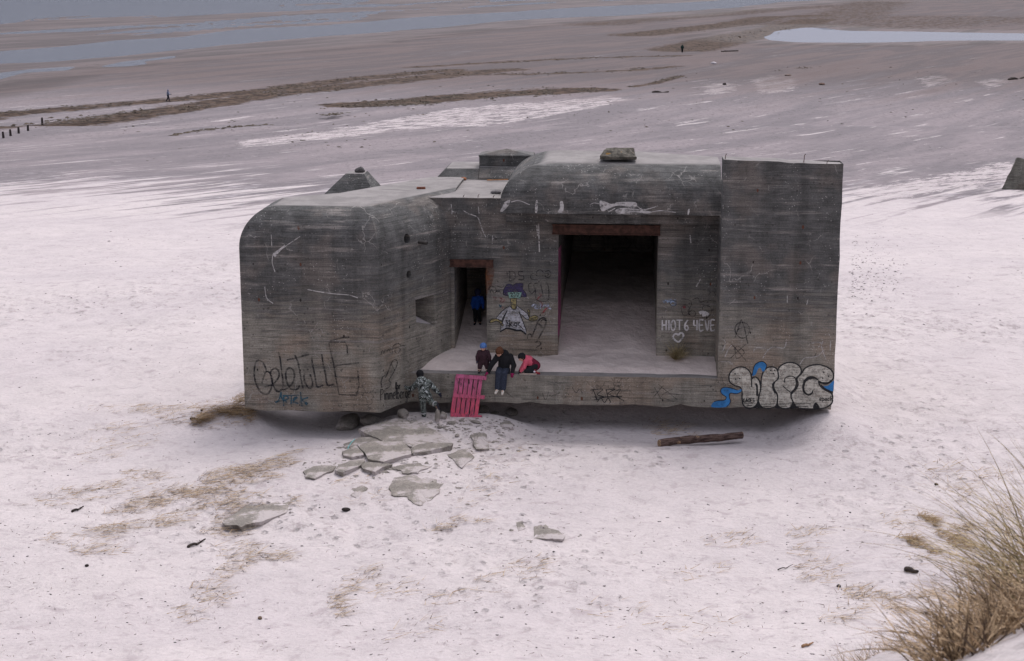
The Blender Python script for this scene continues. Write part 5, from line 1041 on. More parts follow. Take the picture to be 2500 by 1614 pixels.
def person(label, loc, J, k, head_r, f, cl, rz=0, hood=None, hat=None, gloves='hand', seated=False, group=None, bulk=1.0, vox=.010, pat=None):
    root = empty('person', loc, label, 'person', group, rz)
    J = {a: Vector(b) for a, b in J.items()}; M = frame(f, J.get('hup', Vector((0, 0, 1)))); hc = J['head']; r = head_r
    m = MB()                                                       # ---- body: one continuous surface
    m.ell(hc + M @ Vector((0, -.06 * r, .12 * r)), (.80 * r, .95 * r, 1.0 * r), M); m.ell(hc + M @ Vector((0, .22 * r, -.42 * r)), (.58 * r, .62 * r, .62 * r), M)
    m.ell(hc + M @ Vector((0, .55 * r, -.86 * r)), (.24 * r, .22 * r, .2 * r), M)
    m.cap(hc + M @ Vector((0, .85 * r, .02 * r)), .09 * r, hc + M @ Vector((0, 1.08 * r, -.24 * r)), .16 * r, 8)
    for s_ in (-1, 1):
        m.ell(hc + M @ Vector((s_ * .84 * r, -.02 * r, -.08 * r)), (.10 * r, .2 * r, .28 * r), M); m.ell(hc + M @ Vector((s_ * .42 * r, .62 * r, -.32 * r)), (.24 * r, .22 * r, .22 * r), M)
    m.cap(hc + M @ Vector((0, -.12 * r, -.5 * r)), .48 * r, J['neck'], .5 * r)
    m.cap(J['neck'], .06 * k, J['chest'], .105 * k); m.cap(J['chest'], .11 * k, J['pelvis'], .105 * k); m.cap(J['shL'], .045 * k, J['shR'], .045 * k)
    for s_ in 'LR':
        m.cap(J['chest'], .07 * k, J['sh' + s_], .048 * k); m.cap(J['sh' + s_], .046 * k, J['el' + s_], .036 * k); m.cap(J['el' + s_], .036 * k, J['wr' + s_], .025 * k)
        m.cap(J['pelvis'], .08 * k, J['hp' + s_], .075 * k); m.cap(J['hp' + s_], .078 * k, J['kn' + s_], .050 * k); m.cap(J['kn' + s_], .050 * k, J['an' + s_], .034 * k); m.cap(J['an' + s_], .034 * k, J['an' + s_] + (J['to' + s_] - J['an' + s_]).normalized() * .12 * k, .026 * k)
        hand(m, J['wr' + s_], J['hd' + s_], J.get('pm' + s_, Vector((0, 1, -.2))), k * .92, -1 if s_ == 'L' else 1, .3)
    m.build('body', SKIN, root, remesh=vox * .8, sm=2)
    for s_ in (-1, 1):
        e = MB(); e.ell(hc + M @ Vector((s_ * .34 * r, .80 * r, .0)), (.13 * r, .08 * r, .07 * r), M, 10, 6); e.build('eye', EYE, root, True)
    e = MB(); e.ell(hc + M @ Vector((0, .86 * r, -.50 * r)), (.22 * r, .07 * r, .06 * r), M, 10, 6); e.build('mouth', LIP, root, True)
    # ---- clothes
    b = bulk; hd_ = 1.0 if bulk < 1.15 else 1.15
    m = MB(); m.cap(J['neck'] - Vector((0, 0, .02 * k)), .085 * k * b, J['chest'], .150 * k * b); m.cap(J['chest'], .155 * k * b, J['hem'] if 'hem' in J else J['pelvis'], .134 * k * b); m.cap(J['shL'], .075 * k * b, J['shR'], .075 * k * b)
    for s_ in 'LR':
        m.cap(J['chest'], .10 * k * b, J['sh' + s_], .080 * k * b); m.cap(J['sh' + s_], .078 * k * b, J['el' + s_], .062 * k * b); m.cap(J['el' + s_], .063 * k * b, J['wr' + s_].lerp(J['el' + s_], .08), .046 * k * b)
        fo = J['el' + s_]; m.ell(fo, (.066 * k * b,) * 3)
    if hood == 'down': m.ell(J['neck'] + M @ Vector((0, -.07 * k, .0)), (.13 * k * b, .09 * k * b, .085 * k * b), M)
    if hood == 'up': m.ell(hc + M @ Vector((0, -.25 * r, .12 * r)), (1.12 * r, 1.05 * r, 1.22 * r), M); m.cap(hc + M @ Vector((0, -.3 * r, -.5 * r)), .75 * r, J['neck'], .8 * r)
    m.build('jacket', cl['top'], root, remesh=vox, sm=3)
    m = MB(); m.cap(J['pelvis'] + Vector((0, 0, .03 * k)), .125 * k * b, J['pelvis'], .13 * k * b)
    for s_ in 'LR':
        m.cap(J['pelvis'], .12 * k * b, J['hp' + s_], .105 * k * b); m.cap(J['hp' + s_], .108 * k * b, J['kn' + s_], .075 * k * b); m.ell(J['kn' + s_], (.080 * k * b,) * 3); m.cap(J['kn' + s_], .077 * k * b, J['an' + s_].lerp(J['kn' + s_], .08), (.062 if 'flare' not in cl else .072) * k * b)
    m.build('trousers', cl['legs'], root, remesh=vox, sm=3)
    for s_ in 'LR':
        a, t_ = J['an' + s_], J['to' + s_]; d = (t_ - a); d.normalize(); m = MB(); up = Vector(J.get('sup' + s_, Vector((0, 0, 1)))); heel = a - d * .03 * k - up * .02 * k
        m.cap(a + up * .04 * k, .045 * k * b, a, .050 * k * b); m.cap(heel, .044 * k, a + d * .08 * k - up * .02 * k, .046 * k); m.cap(a + d * .08 * k - up * .02 * k, .046 * k, a + d * .17 * k - up * .028 * k, .038 * k)
        sh = m.build('shoe', cl['shoe'], root, remesh=vox * .8, sm=2)
        if 'sole' in cl:
            m = MB(); m.cap(heel - up * .026 * k, .030 * k, a + d * .15 * k - up * .040 * k, .026 * k); m.build('sole', cl['sole'], sh, remesh=vox * .8, sm=1)
        m = MB()
        if gloves == 'mitten': mitten(m, J['wr' + s_], J['hd' + s_], J.get('pm' + s_, Vector((0, 1, -.2))), k * 1.05, -1 if s_ == 'L' else 1)
        else: hand(m, J['wr' + s_], J['hd' + s_], J.get('pm' + s_, Vector((0, 1, -.2))), k * .98, -1 if s_ == 'L' else 1, .3, 1.35)
        m.build('mitten' if gloves == 'mitten' else 'glove', cl['glove'], root, remesh=.0055 if gloves != 'mitten' else .008, sm=1)
        if 'band' in cl:
            q0 = J['an' + s_].lerp(J['kn' + s_], .22); q1 = J['an' + s_].lerp(J['kn' + s_], .36); m = MB(); dd = (q1 - q0); dd.normalize(); aa = dd.orthogonal().normalized(); m.lathe(q0, dd, aa, dd.cross(aa), [(0, .03 * k), (0, .073 * k * b), (.028 * k, .074 * k * b), (.028 * k, .03 * k)], 14); m.build('reflective_band', cl['band'], root)
    if hat:
        m = MB(); hr = hat.get('r', 1.0); m.ell(hc + M @ Vector((0, -.12 * r, .30 * r)), (1.0 * r * hr, 1.1 * r * hr, .98 * r * hr), M); 
        if hat.get('low'): m.ell(hc + M @ Vector((0, -.35 * r, -.15 * r)), (.98 * r, .85 * r, .85 * r), M)
        if hat.get('slouch'): m.ell(hc + M @ Vector((0, -.45 * r, .85 * r)), (.72 * r, .75 * r, .5 * r), M)
        if hat.get('scarf'): m.ell(J['neck'] + M @ Vector((0, .02, .02 * k)), (.085 * k, .085 * k, .05 * k), M); m.cap(J['neck'] + M @ Vector((.05 * k, .08 * k, .02 * k)), .03 * k, J['neck'] + M @ Vector((.06 * k, .12 * k, -.07 * k)), .025 * k)
        o = m.build('hat', hat['mat'], root, remesh=vox * .8, sm=2)
        # trim the hat back from the face
        bm = bmesh.new(); bm.from_mesh(o.data); Mi = M.transposed(); dl = [v for v in bm.verts if (lambda q: q.y > .35 * r and q.z < .22 * r and abs(q.x) < .8 * r and q.z > -1.3 * r)(Mi @ (v.co - hc))]
        bmesh.ops.delete(bm, geom=dl, context='VERTS'); bm.to_mesh(o.data); bm.free()
    return root
def W3(px, py, v): return to_world(onv(px, py, v))
BLACKC = cloth('black_fabric', (.010, .010, .012)); NAVY = cloth('navy_wool', (.014, .016, .045)); BOOT = simple('dark_boot', (.015, .017, .022), .3, 20)
# ---- toddler standing on the ledge
zt_ = s1 + .012; p = W3(1180, 911, .20); p.z = zt_
person('toddler in a dark plum snowsuit and light blue knitted hat standing on the ledge', p,
 dict(head=(.0, -.03, .79), neck=(.01, 0, .67), chest=(0, 0, .54), pelvis=(0, .01, .36), hem=(0, 0, .44), shL=(-.115, 0, .62), shR=(.12, 0, .62), elL=(-.175, -.02, .49), elR=(.185, -.02, .49), wrL=(-.19, -.05, .385), wrR=(.205, -.05, .385), hdL=(-.05, -.1, -1), hdR=(.05, -.1, -1), pmL=(1, 0, 0), pmR=(-1, 0, 0),
      hpL=(-.07, .01, .33), hpR=(.075, .01, .33), knL=(-.10, -.02, .20), knR=(.11, -.01, .20), anL=(-.115, 0, .065), anR=(.135, .01, .065), toL=(-.13, -.10, .04), toR=(.17, -.09, .04)),
 .76, .105, (-.12, -1, -.42), dict(top=cloth('plum_snowsuit', (.035, .016, .022)), legs=cloth('plum_snowsuit_legs', (.036, .017, .023)), shoe=BOOT, glove=NAVY, band=simple('reflective', (.55, .42, .35), .1)), gloves='mitten', bulk=1.32, vox=.009,
 hat=dict(mat=cloth('light_blue_knit', (.075, .155, .36), .3, 40), r=1.02, low=True, scarf=True))
# ---- woman sitting on the edge
p = W3(1222, 914, .0); p.z = s1
person('seated woman in a black jacket, jeans and brown knitted hat, legs over the edge', p,
 dict(head=(-.035, -.02, .70), hup=(.25, .3, 1), neck=(.07, .08, .60), chest=(.13, .16, .45), pelvis=(.08, .25, .11), hem=(.09, .20, .12), shL=(-.08, .10, .54), shR=(.29, .16, .52), elL=(-.27, .03, .30), elR=(.40, .10, .26), wrL=(-.37, .0, .075), wrR=(.35, .0, .06), hdL=(-.75, -.35, -.55), hdR=(-.05, -.5, -1), pmL=(0, 0, -1), pmR=(0, 1, -.3),
      hpL=(-.0, .20, .10), hpR=(.16, .20, .10), knL=(-.055, -.13, .085), knR=(.115, -.13, .075), anL=(-.085, -.16, -.40), anR=(.075, -.16, -.42), toL=(-.15, -.30, -.47), toR=(.05, -.32, -.50)),
 1.0, .115, (-.55, -1, -.75), dict(top=BLACKC, legs=cloth('blue_jeans', (.026, .032, .050), .4, 30), shoe=simple('white_sneaker', (.52, .48, .42), .15, 20), glove=cloth('magenta_wool', (.22, .012, .07)), flare=1), hood='down', bulk=1.3, vox=.010,
 hat=dict(mat=cloth('brown_knit', (.085, .035, .018), .3, 40), r=1.05, slouch=True, low=True))
# ---- child kneeling in pink, seen from the left side
p = W3(1290, 914, .22); p.z = s1 + .01
person('crouching child in a pink jacket and black hat at the edge of the ledge', p,
 dict(head=(-.20, -.06, .50), hup=(-.35, 0, 1), neck=(-.11, -.03, .44), chest=(.0, -.0, .39), pelvis=(.20, .05, .24), hem=(.12, .02, .30), shL=(-.07, -.13, .40), shR=(-.04, .11, .40), elL=(-.13, -.16, .22), elR=(-.15, .08, .22), wrL=(-.23, -.13, .08), wrR=(-.24, .03, .10), hdL=(-.5, 0, -.8), hdR=(-.5, -.2, -.7), pmL=(-.3, .3, -1), pmR=(-.3, -.3, -1),
      hpL=(.19, -.04, .22), hpR=(.19, .13, .22), knL=(-.06, -.11, .10), knR=(-.04, .15, .10), anL=(.19, -.10, .07), anR=(.21, .16, .07), toL=(.30, -.14, .05), toR=(.12, .16, .03)),
 .86, .105, (-1, -.35, -.65), dict(top=cloth('pink_jacket', (.50, .085, .13), .15), legs=cloth('black_trousers', (.012, .014, .016)), shoe=simple('red_shoe', (.20, .02, .03), .3, 20), glove=cloth('black_glove', (.012, .012, .014)), sole=simple('pink_sole', (.5, .3, .3), .1)), hood='down', bulk=1.2, vox=.009,
 hat=dict(mat=BLACKC, r=1.08, low=True))
KN = [o for o in bpy.data.objects if o.get('label', '').startswith('crouching child')][0]
m = MB(); m.cap((.06, .0, .37), .135, (.20, .04, .24), .15); m.ell((.24, .05, .22), (.13, .15, .14)); m.build('dark_red_back_panel', cloth('dark_red_jacket', (.13, .012, .03), .15), KN, remesh=.009, sm=3)
m = MB(); m.ell((.18, -.16, .08), (.035, .02, .03)); m.build('white_cuff', simple('white_cuff', (.6, .55, .6), .1), KN, True)
# ---- child in camouflage balancing on the slab, seen from behind
t = NT('camouflage'); o_ = t.obj(); n1 = t.noise(o_, 19, 3, .5, .8); n2 = t.noise(t.mapg(o_, (1, 1, 1), (0, 0, 0), (5, 3, 2)), 25, 3, .5, .8); n3 = t.noise(t.mapg(o_, (1, 1, 1), (0, 0, 0), (1, 8, 2)), 9, 2)
s_ = t.n('ShaderNodeSeparateXYZ'); t.put(s_.inputs[0], o_)
cc = t.mix(t.rng(n1, .49, .51), (.035, .042, .038), (.14, .16, .15)); cc = t.mix(t.rng(n2, .59, .605), cc, t.mix(t.rng(s_.outputs[2], .55, .75), (.16, .15, .12), (.52, .55, .55))); cc = t.mix(t.rng(n3, .58, .595), cc, (.018, .02, .02)); CAMO = t.done(cc, .9, t.bump(t.noise(o_, 30, 4), .5, .01))
FD = 47.35 - BO.y
ft = to_world(onv(1035.6, 1026, FD)); zc3 = lambda x, y: (960 + x * .18441, 800 + y * .18441)
def cj(x, y, dv=0.0): q = to_world(onv(*zc3(x, y), FD + dv)); return q - ft
Jc = dict(head=cj(355, 622, .18), hup=(-.1, .3, 1), neck=cj(372, 690, .10), chest=cj(392, 745, .05), pelvis=cj(420, 900, .0), hem=cj(415, 880, 0), shL=cj(322, 735, .12), shR=cj(470, 728, .05), elL=cj(235, 812, .2), elR=cj(545, 808, .02), wrL=cj(165, 795, .32), wrR=cj(600, 865, -.02), hdL=cj(80, 755, .36) - cj(165, 795, .32), hdR=cj(640, 900, -.04) - cj(595, 850, -.02), pmL=(.2, .9, .3), pmR=(0, .6, -1),
  hpL=cj(390, 905, 0), hpR=cj(455, 900, 0), knL=cj(395, 1030, -.03), knR=cj(500, 985, .03), anL=cj(408, 1165, 0), anR=cj(572, 1020, -.12), toL=cj(412, 1200, .16), toR=cj(602, 1062, -.12))
Jc['supR'] = Vector((.5, .6, .5))
person('child in a camouflage snowsuit and black hat balancing on the slab, one leg raised', ft, Jc, .94, .112, (-.1, 1, -.25), dict(top=CAMO, legs=CAMO, shoe=simple('dark_snow_boot', (.022, .02, .03), .3, 20), glove=cloth('navy_glove', (.010, .011, .022)), sole=simple('tan_sole', (.30, .19, .13), .2), band=simple('pale_cuff', (.42, .42, .42), .1)), bulk=1.32, vox=.010, hood='down',
 hat=dict(mat=BLACKC, r=1.06, low=True))
# ---- child in blue inside the narrow doorway
dvv = 4.0; p = W3(1163, 803, dvv); q_ = to_uvw(p); p.z = drift_z(q_.x, q_.y)
person('child in a bright blue jacket and dark trousers inside the narrow doorway', p,
 dict(head=(.06, .02, 1.04), neck=(.06, .02, .92), chest=(.04, .02, .80), pelvis=(.03, .02, .56), shL=(-.08, .0, .86), shR=(.18, .02, .86), elL=(-.13, -.04, .68), elR=(.22, .0, .68), wrL=(-.10, -.08, .53), wrR=(.22, -.06, .53), hdL=(.1, -.2, -1), hdR=(0, -.2, -1), pmL=(1, 0, 0), pmR=(-1, 0, 0),
      hpL=(-.03, .02, .53), hpR=(.09, .02, .53), knL=(-.04, .0, .30), knR=(.10, .0, .30), anL=(-.04, .03, .06), anR=(.11, .03, .06), toL=(-.06, -.1, .03), toR=(.13, -.1, .03)),
 .85, .105, (.3, 1, -.2), dict(top=cloth('bright_blue_jacket', (.008, .05, .24), .1), legs=BLACKC, shoe=BOOT, glove=BLACKC), bulk=1.0, vox=.011, hat=dict(mat=NAVY, r=1.05, low=True))
# ---- two walkers far out on the beach
p = ground_at(411, 247.5)
person('distant walker in a light blue-grey hooded coat striding along the wrack line', p,
 dict(head=(.05, 0, 1.52), neck=(.03, 0, 1.37), chest=(.01, 0, 1.22), pelvis=(-.02, 0, .88), hem=(-.02, 0, .78), shL=(.0, .16, 1.30), shR=(.02, -.17, 1.30), elL=(.10, .22, 1.04), elR=(.16, -.22, 1.06), wrL=(.32, .15, 1.0), wrR=(.36, -.15, 1.0), hdL=(1, 0, 0), hdR=(1, 0, 0), pmL=(0, 0, -1), pmR=(0, 0, -1),
      hpL=(-.02, .09, .84), hpR=(-.02, -.09, .84), knL=(-.06, .09, .45), knR=(.12, -.09, .46), anL=(-.30, .09, .10), anR=(.16, -.09, .08), toL=(-.2, .09, .03), toR=(.33, -.09, .05)),
 1.12, .13, (1, 0, -.1), dict(top=cloth('blue_grey_coat', (.16, .18, .25)), legs=cloth('navy_trousers', (.012, .012, .025)), shoe=BOOT, glove=BLACKC), hood='up', bulk=1.12, vox=.02)
p = ground_at(1665.5, 128)
person('distant walker seen from behind in a dark green hooded jacket', p,
 dict(head=(0, .05, 1.50), neck=(0, .02, 1.38), chest=(0, 0, 1.22), pelvis=(0, 0, .86), hem=(0, 0, .80), shL=(-.2, 0, 1.32), shR=(.2, 0, 1.32), elL=(-.28, -.02, 1.05), elR=(.28, -.02, 1.05), wrL=(-.22, .12, .85), wrR=(.22, .12, .85), hdL=(0, .3, -1), hdR=(0, .3, -1), pmL=(1, 0, 0), pmR=(-1, 0, 0),
      hpL=(-.08, 0, .82), hpR=(.08, 0, .82), knL=(-.08, .03, .45), knR=(.08, -.02, .45), anL=(-.09, -.04, .09), anR=(.08, .05, .09), toL=(-.1, .12, .04), toR=(.09, .2, .04)),
 1.2, .13, (0, 1, -.3), dict(top=cloth('dark_green_jacket', (.010, .028, .024)), legs=BLACKC, shoe=BOOT, glove=BLACKC), hood='up', bulk=1.25, vox=.02)
# ================================================================= GRASS, STRAW, WRACK
rs = np.random.RandomState(5)
class Blades:
    def __init__(s): s.v = []; s.f = []; s.n = 0
    def blade(s, p, d, L, w_, curve, segs=5, droop=None):
        """tapered ribbon from p along d, bending towards droop"""
        d = np.array(d, float); d /= np.linalg.norm(d); side = np.cross(d, [rs.randn() * .5, rs.randn() * .5, 1.0]); side /= (np.linalg.norm(side) + 1e-9)
        dr = np.array(droop if droop is not None else (0, 0, -1), float); P = np.array(p, float); b = s.n
        for i in range(segs + 1):
            t = i / segs; ww = w_ * (1 - t * .92) / 2; s.v.append(P - side * ww); s.v.append(P + side * ww)
            dd = d + dr * curve * t * 1.6; dd /= np.linalg.norm(dd); P = P + dd * L / segs
        for i in range(segs): s.f.append((b + 2 * i, b + 2 * i + 1, b + 2 * i + 3, b + 2 * i + 2))
        s.n += 2 * (segs + 1)
    def build(s, name, mat, parent=None, loc=None):
        v = np.array(s.v)
        if loc is not None: v = v - np.array(loc)
        me = mesh(name, v.tolist(), s.f); o = link(name, me, mat, parent, True)
        if loc is not None and parent is None: o.location = loc
        return o
def straw_mat(name, a, b, c3, sc=6):
    t = NT(name); o = t.obj(); n = t.noise(o, sc, 3, .6); w_ = t.noise(o, sc * 5, 2)
    c = t.mix(t.rng(n, .4, .6), a, b); c = t.mix(t.rng(w_, .56, .62), c, c3); t.bs.inputs['Specular IOR Level'].default_value = .15
    return t.done(c, .85)
STRAW = straw_mat('dry_straw', (.37, .27, .175), (.47, .38, .28), (.20, .14, .10)); STRAWD = straw_mat('dark_straw', (.24, .16, .085), (.33, .235, .14), (.10, .065, .04)); TWIG = straw_mat('dark_litter', (.10, .075, .06), (.17, .13, .11), (.05, .04, .035))
def scatter(B, cx, cy, rx, ry, n, L=(.12, .4), w_=.008, ang=0.0, spread=.6, lift=.02, curve=.3, line=0.0):
    for _ in range(n):
        a = rs.rand() * 6.283; r = math.sqrt(rs.rand()); u_ = r * math.cos(a) * rx; v_ = r * math.sin(a) * ry
        px = cx + u_; py = cy + v_ + line * u_
        p = fastg(px, py)
        if p is None: continue
        th = ang + rs.randn() * spread; l = rs.uniform(*L); up = abs(rs.randn()) * .12
        B.blade((p[0], p[1], p[2] + lift * rs.rand() * 1.5 + .004), (math.cos(th), math.sin(th), up), l, w_ * rs.uniform(.6, 1.4), curve * up + .02, 3, (rs.randn() * .7, rs.randn() * .7, -.3))
def fastg(px, py):
    d = ray(px, py)
    if d.z >= -.02: return None
    t_ = -(CAMZ + .45) / d.z
    for _ in range(7):
        x, y = d.x * t_, d.y * t_; z = float(gz(x, y)); t_ = t_ * .35 + (z - CAMZ) / d.z * .65
    return (d.x * t_, d.y * t_, float(gz(d.x * t_, d.y * t_)))
B = Blades(); BD = Blades(); BT = Blades()
A0 = R(38)
# (centre x, centre y, half width, half height, count, slope)
for (cx, cy, rx, ry, n, sl) in [(300, 1000, 100, 9, 160, .02), (395, 1002, 90, 10, 240, .05), (470, 1020, 100, 22, 520, .10), (350, 1035, 110, 10, 120, -.1), (260, 1060, 60, 22, 120, -.1), (330, 1080, 50, 14, 90, -.1), (240, 1110, 60, 18, 90, -.1),
    (560, 1160, 70, 16, 700, -.14), (640, 1140, 70, 12, 520, -.16), (690, 1115, 45, 7, 130, -.3), (610, 1170, 70, 10, 260, -.1), (350, 1162, 60, 10, 200, .1), (230, 1190, 110, 8, 240, -.16), (130, 1225, 90, 14, 150, -.1), (300, 1200, 120, 14, 160, -.1),
    (420, 1212, 110, 10, 480, -.14), (330, 1240, 80, 10, 300, -.18), (480, 1195, 70, 12, 330, -.05), (530, 1215, 60, 18, 360, -.3), (400, 1235, 110, 26, 260, -.1), (330, 1285, 110, 10, 420, -.1), (200, 1310, 100, 18, 240, -.1), (420, 1265, 60, 12, 120, -.2), (230, 1345, 70, 12, 160, 0),
    (560, 1260, 45, 30, 420, -.2), (590, 1230, 60, 20, 240, -.2), (540, 1300, 60, 10, 220, .05), (600, 1350, 90, 20, 260, .06), (560, 1390, 50, 16, 180, -.4), (650, 1360, 60, 8, 150, .1), (510, 1450, 50, 26, 210, .1), (450, 1500, 40, 20, 100, 0),
    (720, 1225, 20, 14, 70, 0), (860, 1420, 60, 22, 200, -.4), (820, 1480, 24, 24, 190, .3), (960, 1440, 70, 20, 90, -.2), (1010, 1540, 80, 20, 70, -.2), (1080, 1285, 40, 8, 120, -.25), (1140, 1272, 50, 6, 90, .05), (1250, 1390, 90, 14, 160, -.3), (1100, 1460, 90, 16, 100, -.1), (1300, 1400, 40, 14, 60, -.2),
    (1640, 1045, 55, 16, 230, .3), (1600, 1050, 30, 10, 100, .2), (1780, 1320, 70, 16, 140, 0), (1690, 1400, 80, 14, 80, -.2), (1970, 1300, 50, 14, 130, -.1), (1990, 1395, 60, 26, 220, 0), (1960, 1340, 40, 14, 70, -.2), (2100, 1450, 50, 16, 260, .05), (2060, 1500, 60, 18, 160, -.2), (2180, 1480, 30, 18, 160, .2), (2250, 1455, 36, 10, 120, 0), (1700, 1530, 80, 30, 90, 0), (1500, 1500, 100, 30, 70, 0),
    (2300, 1150, 50, 18, 110, 0), (2350, 1190, 40, 20, 120, 0), (2420, 1160, 50, 12, 90, 0), (2200, 1270, 60, 20, 90, 0), (2300, 1380, 80, 30, 170, 0), (2400, 1300, 60, 30, 160, 0), (2450, 1240, 40, 20, 120, 0), (850, 1180, 50, 14, 60, -.2), (900, 1215, 60, 14, 50, -.1), (1170, 1200, 70, 30, 130, -.3), (1200, 1120, 80, 30, 90, 0)]:
    far_ = 81 / F
    scatter(B, cx, cy, rx * 1.1, ry * 1.25, int(n * .34), (.14, .55), .0165, A0 * .4, .6, .03, .3, sl)
    scatter(BT, cx, cy, rx * 1.15, ry * 1.4, int(n * .2), (.06, .24), .013, A0, .9, .02, .3, sl)
for (cx, cy, rx, ry, n, sl) in [(590, 985, 28, 14, 520, -.35), (555, 1012, 48, 8, 620, .06), (490, 1030, 28, 9, 420, -.25), (605, 1018, 14, 22, 260, -.4), (520, 1005, 60, 12, 300, -.1), (2222, 1365 - 1210 + 1120, 0, 0, 0, 0), (2262, 1268, 26, 6, 130, .3), (2272, 1278, 16, 7, 110, .5), (2218, 1318, 30, 7, 150, .1), (2232, 1330, 20, 9, 130, .3), (2316, 1312, 44, 9, 200, .25), (2335, 1330, 30, 11, 160, .2), (2270, 1347, 18, 8, 80, .4), (2345, 1292, 34, 9, 90, .1), (2380, 1340, 26, 7, 60, .3)]:
    if n: scatter(BD, cx, cy, rx, ry, int(n * .8), (.14, .5), .014, A0 * .3, .8, .14 if cx < 1000 else .05, .5, sl)
# loose litter over the whole near beach
for _ in range(2300):
    px = rs.uniform(-40, 2540); py = 1010 + 600 * rs.rand() ** .9
    k = fbm(np.array([px * .012]), np.array([py * .02]), 3, 61)[0]
    if k < .42 or (560 < px < 2050 and py < 1020): continue
    p = fastg(px, py)
    if p: th = rs.rand() * 6.28; BT.blade((p[0], p[1], p[2] + .008), (math.cos(th), math.sin(th), .05), rs.uniform(.03, .18), rs.uniform(.009, .018), .1, 2)
tag(B.build('straw_litter', STRAW), 'pale dry straw strewn in drifts over the near sand', 'straw', kind='stuff')
tag(BD.build('matted_straw', STRAWD), 'matted brown marram straw heaped at the left foot of the bunker', 'straw', kind='stuff')
tag(BT.build('dark_litter', TWIG), 'fine dark bits of straw and twig strewn over the sand', 'litter', kind='stuff')
# pebbles and shell bits
def lumps(name, pts, mat, lab, cat):
    V_ = []; F_ = []; b = 0
    oc = np.array([(1, 0, 0), (0, 1, 0), (-1, 0, 0), (0, -1, 0), (0, 0, 1), (.7, .7, .45), (-.7, .7, .4), (-.7, -.7, .45), (.7, -.7, .4)])
    fc = [(0, 5, 4), (5, 1, 4), (1, 6, 4), (6, 2, 4), (2, 7, 4), (7, 3, 4), (3, 8, 4), (8, 0, 4)]
    for (x, y, z, r, fl) in pts:
        a = rs.rand() * 6.28; c, s = math.cos(a), math.sin(a); q = oc * (1 + .35 * rs.randn(9, 1)) * [r * rs.uniform(.8, 1.8), r, r * fl]
        V_ += np.stack([x + q[:, 0] * c - q[:, 1] * s, y + q[:, 0] * s + q[:, 1] * c, z + np.maximum(q[:, 2], 0) - .003], 1).tolist(); F_ += [tuple(i + b for i in f) for f in fc]; b += 9
    me = mesh(name, V_, F_); return tag(link(name, me, mat), lab, cat, kind='stuff')
pts = []
for _ in range(1500):
    px = rs.uniform(-20, 2520); py = 560 + 1040 * rs.rand()
    if 560 < px < 2060 and py < 1010: continue
    p = fastg(px, py)
    if p: pts.append((*p, rs.uniform(.008, .028) * (1.5 if py < 800 else 1), .6))
for _ in range(330):
    px = 2080 + 130 * rs.rand() ** 1.5; py = 655 + rs.randn() * 45 + (px - 2080) * .1; p = fastg(px, py)
    if p: pts.append((*p, rs.uniform(.015, .04), .6))
lumps('pebbles', pts, simple('pebble', (.07, .06, .06), .5, 3), 'dark pebbles and shell bits scattered over the sand', 'pebbles')
pts = []
for (cx, cy, rx, ry, n) in [(1000, 1035, 110, 16, 150), (1150, 1040, 120, 18, 160), (1000, 1110, 160, 30, 120), (860, 1140, 120, 30, 80), (1060, 1160, 120, 50, 80), (1200, 1080, 150, 30, 90), (640, 1250, 100, 30, 40), (1320, 1295, 60, 20, 16)]:
    for _ in range(n):
        p = fastg(cx + rs.randn() * rx * .6, cy + rs.randn() * ry * .6)
        if p: pts.append((*p, rs.uniform(.015, .06) ** 1.0, .6))
lumps('rubble_crumbs', pts, SLAB2, 'small crumbs of broken concrete scattered round the slabs', 'rubble')
# seaweed along the wrack lines
pts = []
WL = [([(-20, 276), (250, 258), (430, 243), (650, 221), (850, 194), (1100, 171)], 3.2, 900), ([(-20, 305), (160, 295), (330, 276), (480, 258), (640, 232), (850, 211), (1150, 178)], 3.6, 1100), ([(860, 257), (1000, 250), (1150, 236), (1300, 228), (1455, 219)], 3.0, 1500), ([(1000, 250), (1400, 216)], 4, 500),
      ([(1180, 183), (1440, 176), (1650, 162)], 2, 500), ([(1545, 212), (1600, 204), (1660, 186)], 1.2, 300), ([(1662, 122), (1760, 99), (1850, 82), (1960, 62)], 5, 500), ([(1545, 86), (1700, 69), (1880, 44)], 6, 300), ([(400, 334), (470, 322), (545, 312), (660, 303)], .8, 200), ([(1000, 165), (1250, 151), (1450, 141), (1670, 136)], 2, 400), ([(780, 283), (840, 276)], .8, 80), ([(1880, 172), (2000, 163)], 1.5, 90)]
for pl_, sp, n in WL:
    G_ = [fastg(a, b) for a, b in pl_]
    for _ in range(n):
        i = rs.randint(len(G_) - 1); t_ = rs.rand(); x = G_[i][0] * (1 - t_) + G_[i + 1][0] * t_ + rs.randn() * sp * .5; y = G_[i][1] * (1 - t_) + G_[i + 1][1] * t_ + rs.randn() * sp * .9
        if fbm(np.array([x * .35]), np.array([y * .22]), 3, 8)[0] < .5: continue
        pts.append((x, y, float(gz(x, y)), rs.uniform(.06, .26), rs.uniform(.3, .6)))
for _ in range(420):
    px = rs.uniform(300, 2500); py = 200 + 150 * rs.rand() - (px - 1200) * .05
    if fbm(np.array([px * .006]), np.array([py * .03]), 3, 18)[0] < .5: continue
    p = fastg(px, py); pts.append((*p, rs.uniform(.05, .2), .5))
lumps('seaweed', pts, simple('seaweed_wrack', (.06, .045, .032), .5, .8), 'brown seaweed heaped along the wrack lines of the beach', 'seaweed')
